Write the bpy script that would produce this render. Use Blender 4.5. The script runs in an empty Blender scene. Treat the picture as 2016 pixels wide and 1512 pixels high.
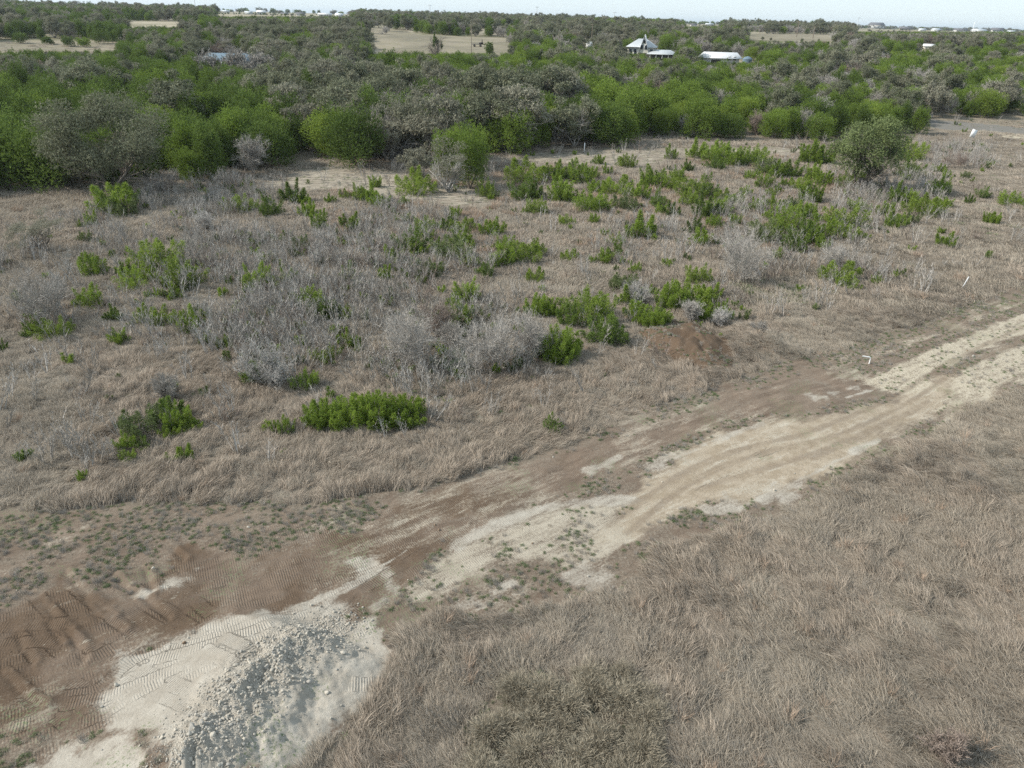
import bpy, math, random
import numpy as np
R = math.radians
rng = np.random.default_rng(7)
random.seed(7)
scn = bpy.context.scene
COL = scn.collection

# ------------------------------------------------------------------ camera
CAM = np.array([0.0, 0.0, 22.0]); PITCH = R(26.4); ROLL = math.atan(0.0265); FPX = 1450.0
fw = np.array([0, math.cos(PITCH), -math.sin(PITCH)])
_r0 = np.array([1.0, 0, 0]); _u0 = np.array([0, math.sin(PITCH), math.cos(PITCH)])
rt = math.cos(ROLL) * _r0 + math.sin(ROLL) * _u0
up = -math.sin(ROLL) * _r0 + math.cos(ROLL) * _u0
from mathutils import Matrix, Vector, Euler
cd = bpy.data.cameras.new('camera'); cam = bpy.data.objects.new('camera', cd); COL.objects.link(cam)
M = Matrix(((rt[0], up[0], -fw[0], CAM[0]), (rt[1], up[1], -fw[1], CAM[1]), (rt[2], up[2], -fw[2], CAM[2]), (0, 0, 0, 1)))
cam.matrix_world = M
cd.sensor_width = 36; cd.lens = 36 * FPX / 2016; cd.clip_start = 0.5; cd.clip_end = 60000
scn.camera = cam

# ------------------------------------------------------------------ world, sun, exposure
SUN_EL = R(38); SUN_AZ = R(-96)          # azimuth from +Y towards +X (clockwise)
w = bpy.data.worlds.new('World'); scn.world = w; w.use_nodes = True
nt = w.node_tree; nt.nodes.clear()
sky = nt.nodes.new('ShaderNodeTexSky'); sky.sky_type = 'NISHITA'; sky.sun_disc = False
sky.sun_elevation = SUN_EL; sky.sun_rotation = SUN_AZ; sky.air_density = 1.0; sky.dust_density = 0.3; sky.ozone_density = 1.5
bg = nt.nodes.new('ShaderNodeBackground'); bg.inputs[1].default_value = 0.115
ow = nt.nodes.new('ShaderNodeOutputWorld')
vm = nt.nodes.new('ShaderNodeMix'); vm.data_type = 'RGBA'; vm.inputs[0].default_value = .78      # thin even veil of high cloud over the blue
vm.inputs[7].default_value = (5.05, 6.05, 6.7, 1)
nt.links.new(sky.outputs[0], vm.inputs[6]); nt.links.new(vm.outputs[2], bg.inputs[0]); nt.links.new(bg.outputs[0], ow.inputs[0])
sd = bpy.data.lights.new('sun', 'SUN'); so = bpy.data.objects.new('sun', sd); COL.objects.link(so)
sd.energy = 4.4; sd.angle = R(1.2); sd.color = (1.0, 0.94, 0.85)
sv = Vector((math.sin(SUN_AZ) * math.cos(SUN_EL), math.cos(SUN_AZ) * math.cos(SUN_EL), math.sin(SUN_EL)))
so.rotation_euler = sv.to_track_quat('Z', 'Y').to_euler(); so.location = (0, 0, 60)
scn.view_settings.view_transform = 'Standard'; scn.view_settings.look = 'None'
scn.view_settings.exposure = 0.52; scn.view_settings.gamma = 1.0
scn.view_settings.use_curve_mapping = False
scn.cycles.max_bounces = 5; scn.cycles.diffuse_bounces = 3; scn.cycles.transmission_bounces = 2
scn.cycles.volume_bounces = 0; scn.cycles.transparent_max_bounces = 4
scn.cycles.use_denoising = False; scn.cycles.denoiser = 'OPENIMAGEDENOISE'; scn.cycles.denoising_input_passes = 'RGB_ALBEDO_NORMAL'; scn.cycles.denoising_prefilter = 'ACCURATE'

# ------------------------------------------------------------------ terrain base
_gy = np.array([-1e5, 120, 180, 250, 350, 500, 700, 1000, 2000, 4000, 1e5])
_gz = np.array([0, 0, 1.2, 4.6, 9.8, 13.8, 16.0, 17.6, 19.3, 20.0, 20.4])
def _sm(y):
    y = np.asarray(y, float); s = 12 + 0.08 * np.maximum(y, 0)
    return sum(np.interp(y + k * s, _gy, _gz) for k in (-1, -.5, 0, .5, 1)) / 5
def at(px, py, z=None):
    """photo pixel -> point on the base terrain (or on the level z)"""
    d = fw + rt * (px - 1008) / FPX - up * (py - 756) / FPX
    if z is not None:
        t = (z - CAM[2]) / d[2]; p = CAM + d * t; return p
    lo, hi = 5.0, 5.0
    t = 5.0
    while t < 30000:
        p = CAM + d * t
        if p[2] < _sm(p[1]): break
        lo = t; t *= 1.05
    hi = t
    for _ in range(30):
        m = .5 * (lo + hi); p = CAM + d * m
        if p[2] < _sm(p[1]): hi = m
        else: lo = m
    p = CAM + d * hi; p[2] = _sm(p[1]); return p
def proj(x, y, z):
    v = np.stack([x - CAM[0], y - CAM[1], z - CAM[2]], -1)
    c = v @ fw; c = np.where(np.abs(c) < 1e-6, 1e-6, c)
    return 1008 + FPX * (v @ rt) / c, 756 - FPX * (v @ up) / c, c
def ppm(p):
    """photo pixels per metre at p"""
    return FPX / max(1e-3, float((np.array(p) - CAM) @ fw))

# ------------------------------------------------------------------ numpy noise
def _h(i, j, s):
    n = (i.astype(np.int64) * 374761393 + j.astype(np.int64) * 668265263 + s * 1274126177) & 0x7fffffff
    n = ((n ^ (n >> 13)) * 1103515245) & 0x7fffffff
    return ((n ^ (n >> 16)) & 0xffff) / 65535.0
def vn(x, y, s=0):
    xi = np.floor(x); yi = np.floor(y); fx = x - xi; fy = y - yi
    fx = fx * fx * (3 - 2 * fx); fy = fy * fy * (3 - 2 * fy)
    a = _h(xi, yi, s); b = _h(xi + 1, yi, s); c = _h(xi, yi + 1, s); d = _h(xi + 1, yi + 1, s)
    return (a + (b - a) * fx) * (1 - fy) + (c + (d - c) * fx) * fy
def fbm(x, y, sc, s=0, o=4):
    x = np.asarray(x, float) / sc; y = np.asarray(y, float) / sc; t = 0; a = 0.5; n = 0
    for k in range(o):
        t = t + a * vn(x + 17.3 * k, y - 9.1 * k, s + k); n += a; a *= .5; x = x * 2.03; y = y * 2.03
    return t / n                       # 0..1
def ss(a, b, v):
    t = np.clip((v - a) / (b - a), 0, 1); return t * t * (3 - 2 * t)

# ------------------------------------------------------------------ polygons traced from the photo, put on the ground
def wp(pts): return np.array([at(*p)[:2] for p in pts])
def sdist(x, y, P, pad=6.0):
    out = np.full(x.shape, -pad)
    mn = P.min(0) - pad; mx = P.max(0) + pad
    k = np.where((x > mn[0]) & (x < mx[0]) & (y > mn[1]) & (y < mx[1]))[0]
    if not len(k): return out
    X = x[k]; Y = y[k]; d2 = np.full(len(k), 1e9); ins = np.zeros(len(k), bool)
    for i in range(len(P)):
        ax, ay = P[i]; bx, by = P[(i + 1) % len(P)]
        ex, ey = bx - ax, by - ay; L = ex * ex + ey * ey + 1e-9
        t = np.clip(((X - ax) * ex + (Y - ay) * ey) / L, 0, 1)
        d2 = np.minimum(d2, (X - ax - t * ex) ** 2 + (Y - ay - t * ey) ** 2)
        if ay != by:
            c = ((ay > Y) != (by > Y)) & (X < (bx - ax) * (Y - ay) / (by - ay) + ax)
            ins ^= c
    d = np.sqrt(d2); out[k] = np.where(ins, d, -np.minimum(d, pad)); return out
def soft(x, y, P, edge=.4, warp=.8, sc=1.5, seed=3):
    s = sdist(x, y, P)
    return ss(-edge, edge, s + warp * (fbm(x, y, sc, seed) - .5) * 2)
def pdist(x, y, L, far=8.0):
    """distance to a polyline, arc length along it, signed side"""
    best = np.full(x.shape, float(far)); u = np.zeros(x.shape); sg = np.zeros(x.shape)
    mn = L.min(0) - far; mx = L.max(0) + far
    k = np.where((x > mn[0]) & (x < mx[0]) & (y > mn[1]) & (y < mx[1]))[0]
    X = x[k]; Y = y[k]; bb = best[k]; uu = u[k]; gg = sg[k]; acc = 0
    for i in range(len(L) - 1):
        ex, ey = L[i + 1] - L[i]; n = math.hypot(ex, ey)
        if n < 1e-6: continue
        t = np.clip(((X - L[i][0]) * ex + (Y - L[i][1]) * ey) / (n * n), 0, 1)
        dx = X - L[i][0] - t * ex; dy = Y - L[i][1] - t * ey; d = np.hypot(dx, dy)
        m = d < bb
        bb = np.where(m, d, bb); uu = np.where(m, acc + t * n, uu); gg = np.where(m, np.sign(ex * dy - ey * dx), gg)
        acc += n
    best[k] = bb; u[k] = uu; sg[k] = gg
    return best, u, sg
def smooth_line(pts, step=.5):
    P = wp(pts)
    for _ in range(3):
        q = [P[0]]
        for a, b in zip(P[:-1], P[1:]): q += [a * .75 + b * .25, a * .25 + b * .75]
        q.append(P[-1]); P = np.array(q)
    return P

DIST = wp([(-500, 1012), (0, 1003), (300, 990), (560, 992), (700, 985), (850, 958), (960, 918), (1100, 882), (1180, 852), (1300, 802), (1420, 764), (1480, 738), (1570, 712),
           (1640, 696), (1800, 642), (1900, 602), (2016, 560), (2500, 400), (2500, 600), (2016, 765), (1900, 806), (1850, 850), (1750, 900), (1680, 940), (1600, 985), (1540, 1010),
           (1440, 1040), (1290, 1085), (1240, 1160), (1200, 1178), (1060, 1202), (960, 1212), (800, 1240), (770, 1300), (760, 1350), (700, 1425), (630, 1480), (600, 1530), (580, 1700), (-600, 1700)])
SOIL = wp([(-300, 1260), (0, 1215), (120, 1130), (250, 1180), (330, 1120), (350, 1065), (480, 1100), (640, 1040), (700, 1050), (780, 990), (1000, 925), (1180, 872), (1400, 795), (1500, 760), (1600, 722),
           (1720, 742), (1740, 770), (1600, 812), (1420, 833), (1200, 930), (1050, 990), (950, 1030), (860, 1090), (790, 1170), (700, 1215), (500, 1212), (300, 1275), (215, 1340), (225, 1440),
           (120, 1480), (0, 1450), (-300, 1500)])
TAN = wp([(1170, 1075), (1210, 1020), (1260, 970), (1330, 900), (1420, 850), (1500, 832), (1640, 815), (1740, 790), (1840, 740), (1900, 740), (1880, 770), (1800, 830), (1720, 890), (1640, 930), (1560, 970), (1480, 985), (1400, 985), (1300, 1025), (1230, 1060)])
CAL = wp([(1700, 745), (1720, 705), (1800, 668), (1900, 628), (2016, 585), (2500, 420), (2500, 560), (2016, 742), (1950, 790), (1880, 830), (1830, 835), (1880, 740), (1800, 775), (1740, 772)])
CHK = [wp([(225, 1345), (250, 1300), (330, 1275), (420, 1245), (500, 1235), (600, 1200), (640, 1190), (700, 1215), (740, 1250), (755, 1330), (740, 1400), (690, 1430), (640, 1470), (610, 1530), (380, 1580), (330, 1500), (270, 1460), (230, 1440), (225, 1400)]),
       wp([(60, 1512), (120, 1490), (200, 1478), (280, 1490), (300, 1560), (40, 1580)]),
       wp([(270, 1168), (330, 1145), (380, 1125), (375, 1140), (320, 1165), (285, 1178)]),
       wp([(765, 1125), (778, 1130), (775, 1170), (755, 1200), (735, 1205), (755, 1170)]),
       wp([(700, 1100), (740, 1085), (745, 1115), (710, 1125)]),
       wp([(1260, 930), (1290, 905), (1350, 890), (1345, 905), (1290, 925)]),
       wp([(1150, 925), (1215, 905), (1205, 915), (1160, 932)]),
       wp([(1585, 780), (1640, 768), (1690, 760), (1660, 772), (1605, 790)]),
       wp([(1380, 1000), (1430, 975), (1450, 990), (1470, 1000), (1440, 1010), (1400, 1012)]),
       wp([(1500, 960), (1560, 962), (1600, 975), (1540, 995), (1510, 985)]),
       wp([(1100, 1125), (1160, 1110), (1210, 1130), (1215, 1160), (1180, 1165), (1120, 1145)]),
       wp([(970, 1165), (1010, 1140), (1030, 1150), (990, 1180)]),
       wp([(860, 1190), (900, 1180), (940, 1185), (920, 1205), (870, 1205)])]
CHK2 = wp([(860, 1090), (930, 1040), (1050, 1000), (1180, 985), (1240, 1000), (1250, 1060), (1180, 1110), (1060, 1110), (960, 1140), (880, 1170), (800, 1200), (780, 1180)])   # pale washed strip
MND = wp([(1252, 658), (1320, 632), (1385, 645), (1442, 685), (1448, 736), (1385, 738), (1325, 716), (1275, 696)])
MND2 = wp([(1430, 640), (1500, 650), (1560, 680), (1600, 700), (1540, 712), (1450, 700), (1420, 670)])
LITTER = wp([(590, 330), (660, 325), (780, 335), (860, 360), (1000, 385), (960, 410), (760, 395), (650, 375), (560, 370), (480, 375)])
PALE = wp([(1000, 300), (1250, 292), (1420, 290), (1640, 292), (1640, 302), (1500, 310), (1300, 320), (1200, 330), (1050, 320)])
GRN = [(wp([(850, 690), (900, 675), (945, 700), (930, 730), (880, 735), (850, 720)]), 1.0), (wp([(760, 745), (900, 740), (930, 765), (840, 790), (750, 780)]), .5), (wp([(1440, 560), (1530, 550), (1640, 580), (1600, 605), (1480, 600)]), .6),
       (wp([(1060, 790), (960, 790), (930, 820), (1010, 835)]), .4), (wp([(1880, 700), (2016, 640), (2016, 690), (1900, 745)]), .3), (wp([(-300, 1040), (150, 1030), (90, 1055), (-300, 1090)]), .6), (wp([(630, 640), (720, 650), (720, 700), (640, 690)]), .4)]
MEADOW = wp([(690, 60), (760, 53), (830, 66), (1010, 72), (1015, 95), (1000, 118), (880, 122), (790, 112), (715, 92)])
MEADOW2 = wp([(-150, 82), (120, 78), (235, 82), (232, 104), (100, 112), (-150, 118)])
MEADOW3 = wp([(246, 41), (352, 42), (354, 54), (250, 55)])
MEADOW4 = wp([(1470, 66), (1645, 71), (1645, 83), (1470, 79)])
ROADA = wp([(1830, 236), (1880, 238), (1960, 246), (2016, 252), (2500, 292), (2500, 306), (2016, 263), (1955, 258), (1880, 254), (1830, 252)])
SHOULD = wp([(1965, 262), (2016, 266), (2500, 310), (2500, 326), (2016, 276), (1975, 270)])
FOREST = wp([(-900, 480), (-300, 430), (0, 398), (130, 378), (360, 372), (480, 362), (575, 347), (588, 322), (640, 318), (690, 336), (780, 326), (810, 345), (860, 345), (960, 350), (985, 310), (1100, 302), (1240, 292), (1280, 272), (1330, 280), (1420, 280),
             (1640, 282), (1700, 272), (1855, 268), (1868, 235), (2016, 238), (2500, 262), (4000, 330), (4000, 60.0), (2016, 61), (1008, 38), (0, 12), (-900, -5)])

# heap of spoil : crest polyline (pixels), drop on both sides
CREST = smooth_line([(640, 1235), (585, 1290), (520, 1350), (455, 1420), (400, 1500), (340, 1600)])
RUTS = [smooth_line(q) for q in ([(125, 1125), (165, 1165), (220, 1215)], [(60, 1160), (110, 1220), (150, 1270), (165, 1300)], [(35, 1250), (50, 1290), (62, 1305)], [(95, 1225), (120, 1265)], [(130, 1240), (160, 1275)],
                                [(340, 1080), (360, 1100)], [(220, 1130), (270, 1165), (330, 1215)], [(165, 1175), (180, 1210), (240, 1240)], [(0, 1320), (50, 1375), (80, 1390)], [(285, 1120), (300, 1165)], [(230, 1140), (262, 1175)],
                                [(1350, 650), (1375, 690), (1385, 715)])]
EDGE = smooth_line([(700, 985), (850, 958), (960, 918), (1100, 882), (1180, 852), (1300, 802), (1420, 764), (1480, 738), (1570, 712), (1640, 696), (1800, 642), (1900, 602), (2016, 560)])
def ground_z(x, y):
    x = np.asarray(x, float); y = np.asarray(y, float)
    sh = x.shape; x = x.ravel(); y = y.ravel()
    z = _sm(y)
    z = z + (fbm(x, y, 14, 40, 3) - .5) * .5 * ss(14, 30, y) + (fbm(x, y, 160, 44, 3) - .5) * 3.5 * ss(200, 420, y)
    near = np.where((y < 75) & (y > 8) & (np.abs(x) < 60))[0]
    X = x[near]; Y = y[near]; Z = np.zeros(len(near))
    rough = fbm(X, Y, .5, 51, 4) - .5
    soil = soft(X, Y, SOIL, .5, .5)
    Z += soil * (rough * .07 + (fbm(X, Y, 1.6, 52, 3) - .5) * .16)
    d, u, s = pdist(X, Y, CREST, 9)
    n1 = fbm(X, Y, 1.3, 60, 4); n2 = fbm(X, Y, .45, 61, 4)
    hgt = 1.3 * ss(0, 1.5, u) * (0.82 + .36 * fbm(u, u * 0, 1.7, 62, 2))
    L = s < 0                                 # s<0 : the side away from the pit
    wl = 5.2; wr = 4.2
    prof = np.where(L, (1 - np.clip(d / wl, 0, 1)) ** 1.35, (1 - np.clip(d / wr, 0, 1)) ** 1.0)
    Z += hgt * prof
    rb = np.exp(-(d / np.where(L, 1.2, 3.0)) ** 2)
    Z += rb * ((n1 - .5) * .8 + (n2 - .5) * .42 + (fbm(X, Y, .16, 63, 2) - .5) * .16) * ss(-.5, 1, u)
    for r in RUTS:
        d, u, s = pdist(X, Y, r, 3)
        Z += (-.07 * np.exp(-(d / .14) ** 2) + .07 * np.exp(-((d - .28) / .16) ** 2) * (s > 0)) * ss(.2, .5, fbm(X, Y, .9, 77, 3))
    m = sdist(X, Y, MND); Z += .95 * ss(-.8, 2.2, m) * (.35 + 1.1 * fbm(X, Y, 1.1, 70, 4)); m = sdist(X, Y, MND2); Z += .7 * ss(-.8, 2, m) * (.5 + fbm(X, Y, 1.5, 71, 3))
    d, u, s = pdist(X, Y, EDGE, 4); Z += .14 * np.exp(-(d / .35) ** 2) * (fbm(X, Y, 1.0, 75, 3))
    z[near] += Z
    return z.reshape(sh)

# ------------------------------------------------------------------ mesh helpers
def mesh_np(name, V, F, mats=(), smooth=False, tri=True, fmat=None):
    me = bpy.data.meshes.new(name); n = 3 if tri else 4
    V = np.asarray(V, np.float32); F = np.asarray(F, np.int32)
    me.vertices.add(len(V)); me.vertices.foreach_set('co', V.ravel())
    me.loops.add(F.size); me.loops.foreach_set('vertex_index', F.ravel())
    me.polygons.add(len(F)); me.polygons.foreach_set('loop_start', np.arange(0, F.size, n, dtype=np.int32))
    if smooth: me.polygons.foreach_set('use_smooth', np.ones(len(F), bool))
    if fmat is not None: me.polygons.foreach_set('material_index', np.asarray(fmat, np.int32))
    for m in mats: me.materials.append(m)
    me.update(calc_edges=True)
    return me
def fattr(me, name, arr, dom='POINT'):
    a = me.attributes.new(name, 'FLOAT', dom); a.data.foreach_set('value', np.asarray(arr, np.float32))
def obj(name, me, parent=None, loc=None, kind=None, label=None, cat=None, group=None):
    o = bpy.data.objects.new(name, me); COL.objects.link(o)
    if parent: o.parent = parent
    if loc is not None: o.location = loc
    tag(o, label, cat, group, kind); return o
def tag(o, label=None, cat=None, group=None, kind=None):
    if label: o['label'] = label
    if cat: o['category'] = cat
    if group: o['group'] = group
    if kind: o['kind'] = kind
    return o

# ------------------------------------------------------------------ materials
def new_mat(name, rough=.9, spec=.15):
    m = bpy.data.materials.new(name); m.use_nodes = True; t = m.node_tree; b = t.nodes['Principled BSDF']
    b.inputs['Roughness'].default_value = rough; b.inputs['Specular IOR Level'].default_value = spec
    return m, t, b
class N:
    def __init__(s, t): s.t = t
    def n(s, k, **kw):
        x = s.t.nodes.new(k)
        for a, b in kw.items(): setattr(x, a, b)
        return x
    def l(s, a, b): s.t.links.new(a, b)
    def attr(s, name, ty='GEOMETRY', out='Fac'):
        x = s.n('ShaderNodeAttribute', attribute_name=name, attribute_type=ty); return x.outputs[out]
    def val(s, x, sock):
        if isinstance(x, (int, float)): sock.default_value = x
        elif isinstance(x, (tuple, list)): sock.default_value = (*x, 1) if len(x) == 3 and sock.type == 'RGBA' else x
        else: s.l(x, sock)
    def m(s, op, a, b=0., c=None, clamp=False):
        x = s.n('ShaderNodeMath', operation=op, use_clamp=clamp); s.val(a, x.inputs[0]); s.val(b, x.inputs[1])
        if c is not None: s.val(c, x.inputs[2])
        return x.outputs[0]
    def mix(s, f, a, b, mode='MIX'):
        x = s.n('ShaderNodeMix', data_type='RGBA', blend_type=mode); s.val(f, x.inputs[0]); s.val(a, x.inputs[6]); s.val(b, x.inputs[7]); return x.outputs[2]
    def noise(s, sc, det=4, rough=.6, vec=None, out=0, dist=0):
        x = s.n('ShaderNodeTexNoise'); x.inputs['Scale'].default_value = sc; x.inputs['Detail'].default_value = det; x.inputs['Roughness'].default_value = rough; x.inputs['Distortion'].default_value = dist
        if vec is not None: s.l(vec, x.inputs['Vector'])
        return x.outputs[out]
    def rng(s, v, a, b, c=0., d=1.):
        x = s.n('ShaderNodeMapRange'); x.interpolation_type = 'SMOOTHSTEP'; s.val(v, x.inputs[0])
        for i, q in enumerate((a, b, c, d)): x.inputs[i + 1].default_value = q
        return x.outputs[0]
    def pos(s): return s.n('ShaderNodeNewGeometry').outputs['Position']

def leaf_mat(name, ca, cb, transl=.25, rnd=.5, patch=None, patch_sc=.05):
    """ca..cb over the instance's own random and each blade's value v"""
    m, t, b = new_mat(name, .75, .2); g = N(t)
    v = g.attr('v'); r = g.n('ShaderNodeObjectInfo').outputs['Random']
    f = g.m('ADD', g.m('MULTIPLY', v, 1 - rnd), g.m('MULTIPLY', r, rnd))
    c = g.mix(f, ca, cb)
    if patch:
        pn = g.rng(g.noise(patch_sc, 4, .6, g.pos()), .42, .62); c = g.mix(pn, c, g.mix(.65, c, patch))
    g.l(c, b.inputs['Base Color'])
    if transl:
        tr = g.n('ShaderNodeBsdfTranslucent'); g.l(c, tr.inputs[0]); mx = g.n('ShaderNodeMixShader'); mx.inputs[0].default_value = transl
        g.l(b.outputs[0], mx.inputs[1]); g.l(tr.outputs[0], mx.inputs[2]); g.l(mx.outputs[0], t.nodes['Material Output'].inputs[0])
    return m
MG = {
    'dry': leaf_mat('dry_grass_grey', (0.151, 0.129, 0.104), (0.581, 0.504, 0.406), .25, .35, (.42, .37, .30), .12),
    'pink': leaf_mat('dry_grass_tan', (0.172, 0.146, 0.116), (0.614, 0.516, 0.415), .25, .35),
    'orange': leaf_mat('bluestem', (0.258, 0.188, 0.134), (0.502, 0.392, 0.305), .2, .4),
    'weed': leaf_mat('broomweed', (0.194, 0.169, 0.126), (0.374, 0.331, 0.252), .2, .5),
    'forb': leaf_mat('green_forbs', (0.069, 0.120, 0.045), (0.239, 0.260, 0.146), .25, .5),
    'twig': leaf_mat('grey_twigs', (0.185, 0.170, 0.150), (0.404, 0.378, 0.343), 0, .4),
    'twigp': leaf_mat('pale_twigs', (0.240, 0.228, 0.209), (0.464, 0.441, 0.411), 0, .4),
    'twigb': leaf_mat('brown_twigs', (0.145, 0.111, 0.093), (0.272, 0.221, 0.187), 0, .4),
    'bark': leaf_mat('bark', (.10, .085, .07), (.24, .21, .18), 0, .4),
    'junb': leaf_mat('juniper_bright', (0.051, 0.095, 0.012), (0.291, 0.389, 0.067), .4, .3),
    'junw': leaf_mat('juniper_tree_green', (0.043, 0.078, 0.012), (0.235, 0.324, 0.059), .35, .4),
    'juny': leaf_mat('juniper_yellow', (0.068, 0.107, 0.013), (0.311, 0.403, 0.076), .4, .3),
    'jund': leaf_mat('juniper_dark', (0.030, 0.054, 0.011), (0.176, 0.251, 0.054), .35, .35),
    'jung': leaf_mat('juniper_grey', (0.054, 0.080, 0.023), (0.202, 0.244, 0.101), .25, .35),
    'oak': leaf_mat('oak_leaves', (0.079, 0.089, 0.050), (0.251, 0.261, 0.172), .3, .4),
    'oakd': leaf_mat('oak_leaves_dark', (0.055, 0.078, 0.028), (0.299, 0.361, 0.150), .25, .4),
    'oakg': leaf_mat('oak_leaves_grey', (0.124, 0.124, 0.088), (0.340, 0.328, 0.249), .3, .4),
    'oakb': leaf_mat('oak_leaves_brown', (0.109, 0.107, 0.071), (0.289, 0.293, 0.204), .3, .4),
    'spring': leaf_mat('spring_leaves', (0.112, 0.160, 0.024), (0.264, 0.320, 0.072), .3, .4),
}

def ground_mat():
    m, t, b = new_mat('ground', .95, .1); g = N(t); P = g.pos()
    a = {k: g.attr(k) for k in ('soil', 'chalk', 'tan', 'green', 'track', 'track_u', 'tone', 'far', 'asphalt', 'mead', 'cal', 'wash', 'moist', 'rut')}
    n1 = g.noise(1.4, 6, .65, P); n2 = g.noise(9, 5, .7, P); n3 = g.noise(45, 3, .7, P); n0 = g.noise(.22, 4, .6, P)
    mp = g.n('ShaderNodeMapping', vector_type='TEXTURE'); g.l(P, mp.inputs[0]); mp.inputs['Rotation'].default_value = (0, 0, R(35)); mp.inputs['Scale'].default_value = (4.5, 1, 1)
    ns = g.noise(1.6, 6, .7, mp.outputs[0]); nb = g.noise(.45, 5, .65, P)
    nm = g.m('ADD', g.m('MULTIPLY', ns, .6), g.m('MULTIPLY', n2, .4))
    # under the dry grass: litter
    lit = g.mix(g.rng(n2, .3, .7), (.085, .07, .053), (.25, .21, .165))
    lit = g.mix(g.rng(n0, .4, .65, 0, .6), lit, (.16, .135, .105))
    soil = g.mix(g.rng(ns, .3, .7), (.10, .072, .053), (.19, .145, .11)); soil = g.mix(g.rng(n3, .4, .75, 0, .5), soil, (.28, .225, .175)); soil = g.mix(g.rng(g.m('ADD', g.m('MULTIPLY', n2, .6), g.m('MULTIPLY', nb, .4)), .5, .62, 0, .6), soil, (.24, .215, .175))
    soil = g.mix(g.rng(n0, .45, .7, 0, .4), soil, (.22, .18, .14))
    tn = g.mix(g.rng(n1, .35, .65), (.27, .22, .16), (.36, .305, .235)); tn = g.mix(g.rng(n3, .4, .7, 0, .5), tn, (.25, .20, .145)); tn = g.mix(g.rng(nm, .5, .62, 0, .75), tn, (.44, .40, .33)); tn = g.mix(g.rng(nm, .46, .34, 0, .5), tn, (.20, .155, .11))
    chk = g.mix(g.rng(n1, .3, .7), (.31, .28, .235), (.435, .405, .35)); chk = g.mix(g.rng(n2, .5, .75, 0, .5), chk, (.30, .255, .20)); chk = g.mix(g.rng(n3, .45, .75, 0, .5), chk, (.25, .215, .17))
    green = g.mix(n2, (.05, .10, .035), (.14, .18, .08))
    def thr(mask, nz, w=.16, k=.75):   # mask broken up by noise
        return g.rng(g.m('ADD', mask, g.m('MULTIPLY', g.m('SUBTRACT', nz, .5), k)), .5 - w, .5 + w)
    c = lit
    c = g.mix(thr(a['soil'], n1), c, soil)
    c = g.mix(g.m('MULTIPLY', thr(a['moist'], ns, .25, 1.2), .85), c, g.mix(n2, (.064, .043, .028), (.135, .094, .063)))
    c = g.mix(thr(a['tan'], ns, .35, 1.5), c, tn)
    c = g.mix(thr(a['cal'], nm, .32, 2.2), c, g.mix(g.rng(n2, .35, .6), (.30, .26, .19), (.46, .41, .325)))
    c = g.mix(thr(a['wash'], nm, .34, 2.6), c, g.mix(n1, (.30, .26, .20), (.44, .40, .33)))
    c = g.mix(g.m('MULTIPLY', thr(a['chalk'], nm, .30, 2.4), .93), c, chk)
    c = g.mix(g.m('MULTIPLY', g.m('MULTIPLY', a['rut'], g.rng(ns, .3, .6)), .6), c, (.17, .13, .095))
    c = g.mix(thr(a['green'], n2, .15, 1.4), c, green)
    mead = g.mix(g.rng(g.noise(.03, 5, .65, P), .4, .6), (.235, .205, .155), (.155, .14, .105)); mead = g.mix(g.rng(g.noise(.22, 5, .7, P), .45, .65, 0, .8), mead, (.22, .20, .13))
    c = g.mix(g.rng(a['mead'], .3, .7), c, mead)
    far = g.mix(g.rng(g.noise(.012, 5, .7, P), .4, .6), (.13, .125, .075), (.30, .265, .20))
    c = g.mix(g.m('MULTIPLY', a['far'], g.m('SUBTRACT', 1., g.rng(a['mead'], .3, .7))), c, far)
    c = g.mix(g.rng(a['asphalt'], .4, .6), c, g.mix(n2, (.12, .112, .10), (.20, .19, .17)))
    hv = g.m('ADD', g.m('MULTIPLY', n2, .5), g.m('MULTIPLY', n3, .3))
    # grouser prints of the dozer tracks: shallow bump relief, 0.17 m apart, wavy
    ph = g.m('ADD', g.m('MULTIPLY', a['track_u'], 2 * math.pi / .10), g.m('MULTIPLY', n1, 5.0))
    tr = g.m('MULTIPLY', g.m('SINE', ph), a['track'])
    pat = g.m('MULTIPLY', g.rng(g.noise(.7, 4, .7, P), .4, .6), g.rng(n2, .25, .55, .45, 1.))
    tr = g.m('MULTIPLY', tr, pat)
    c = g.mix(g.m('MULTIPLY', g.rng(tr, .35, .95), .3), c, g.mix(.5, c, (.34, .28, .22)))  # tread shading also put into the colour: ridge crests tinted paler
    g.l(c, b.inputs['Base Color'])
    b1 = g.n('ShaderNodeBump'); b1.inputs['Strength'].default_value = 1; b1.inputs['Distance'].default_value = .09; g.l(hv, b1.inputs['Height'])
    b2 = g.n('ShaderNodeBump'); b2.inputs['Strength'].default_value = 1; b2.inputs['Distance'].default_value = .015; g.l(tr, b2.inputs['Height']); g.l(b1.outputs[0], b2.inputs['Normal'])
    g.l(b2.outputs[0], b.inputs['Normal'])
    return m
GM = ground_mat()

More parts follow.
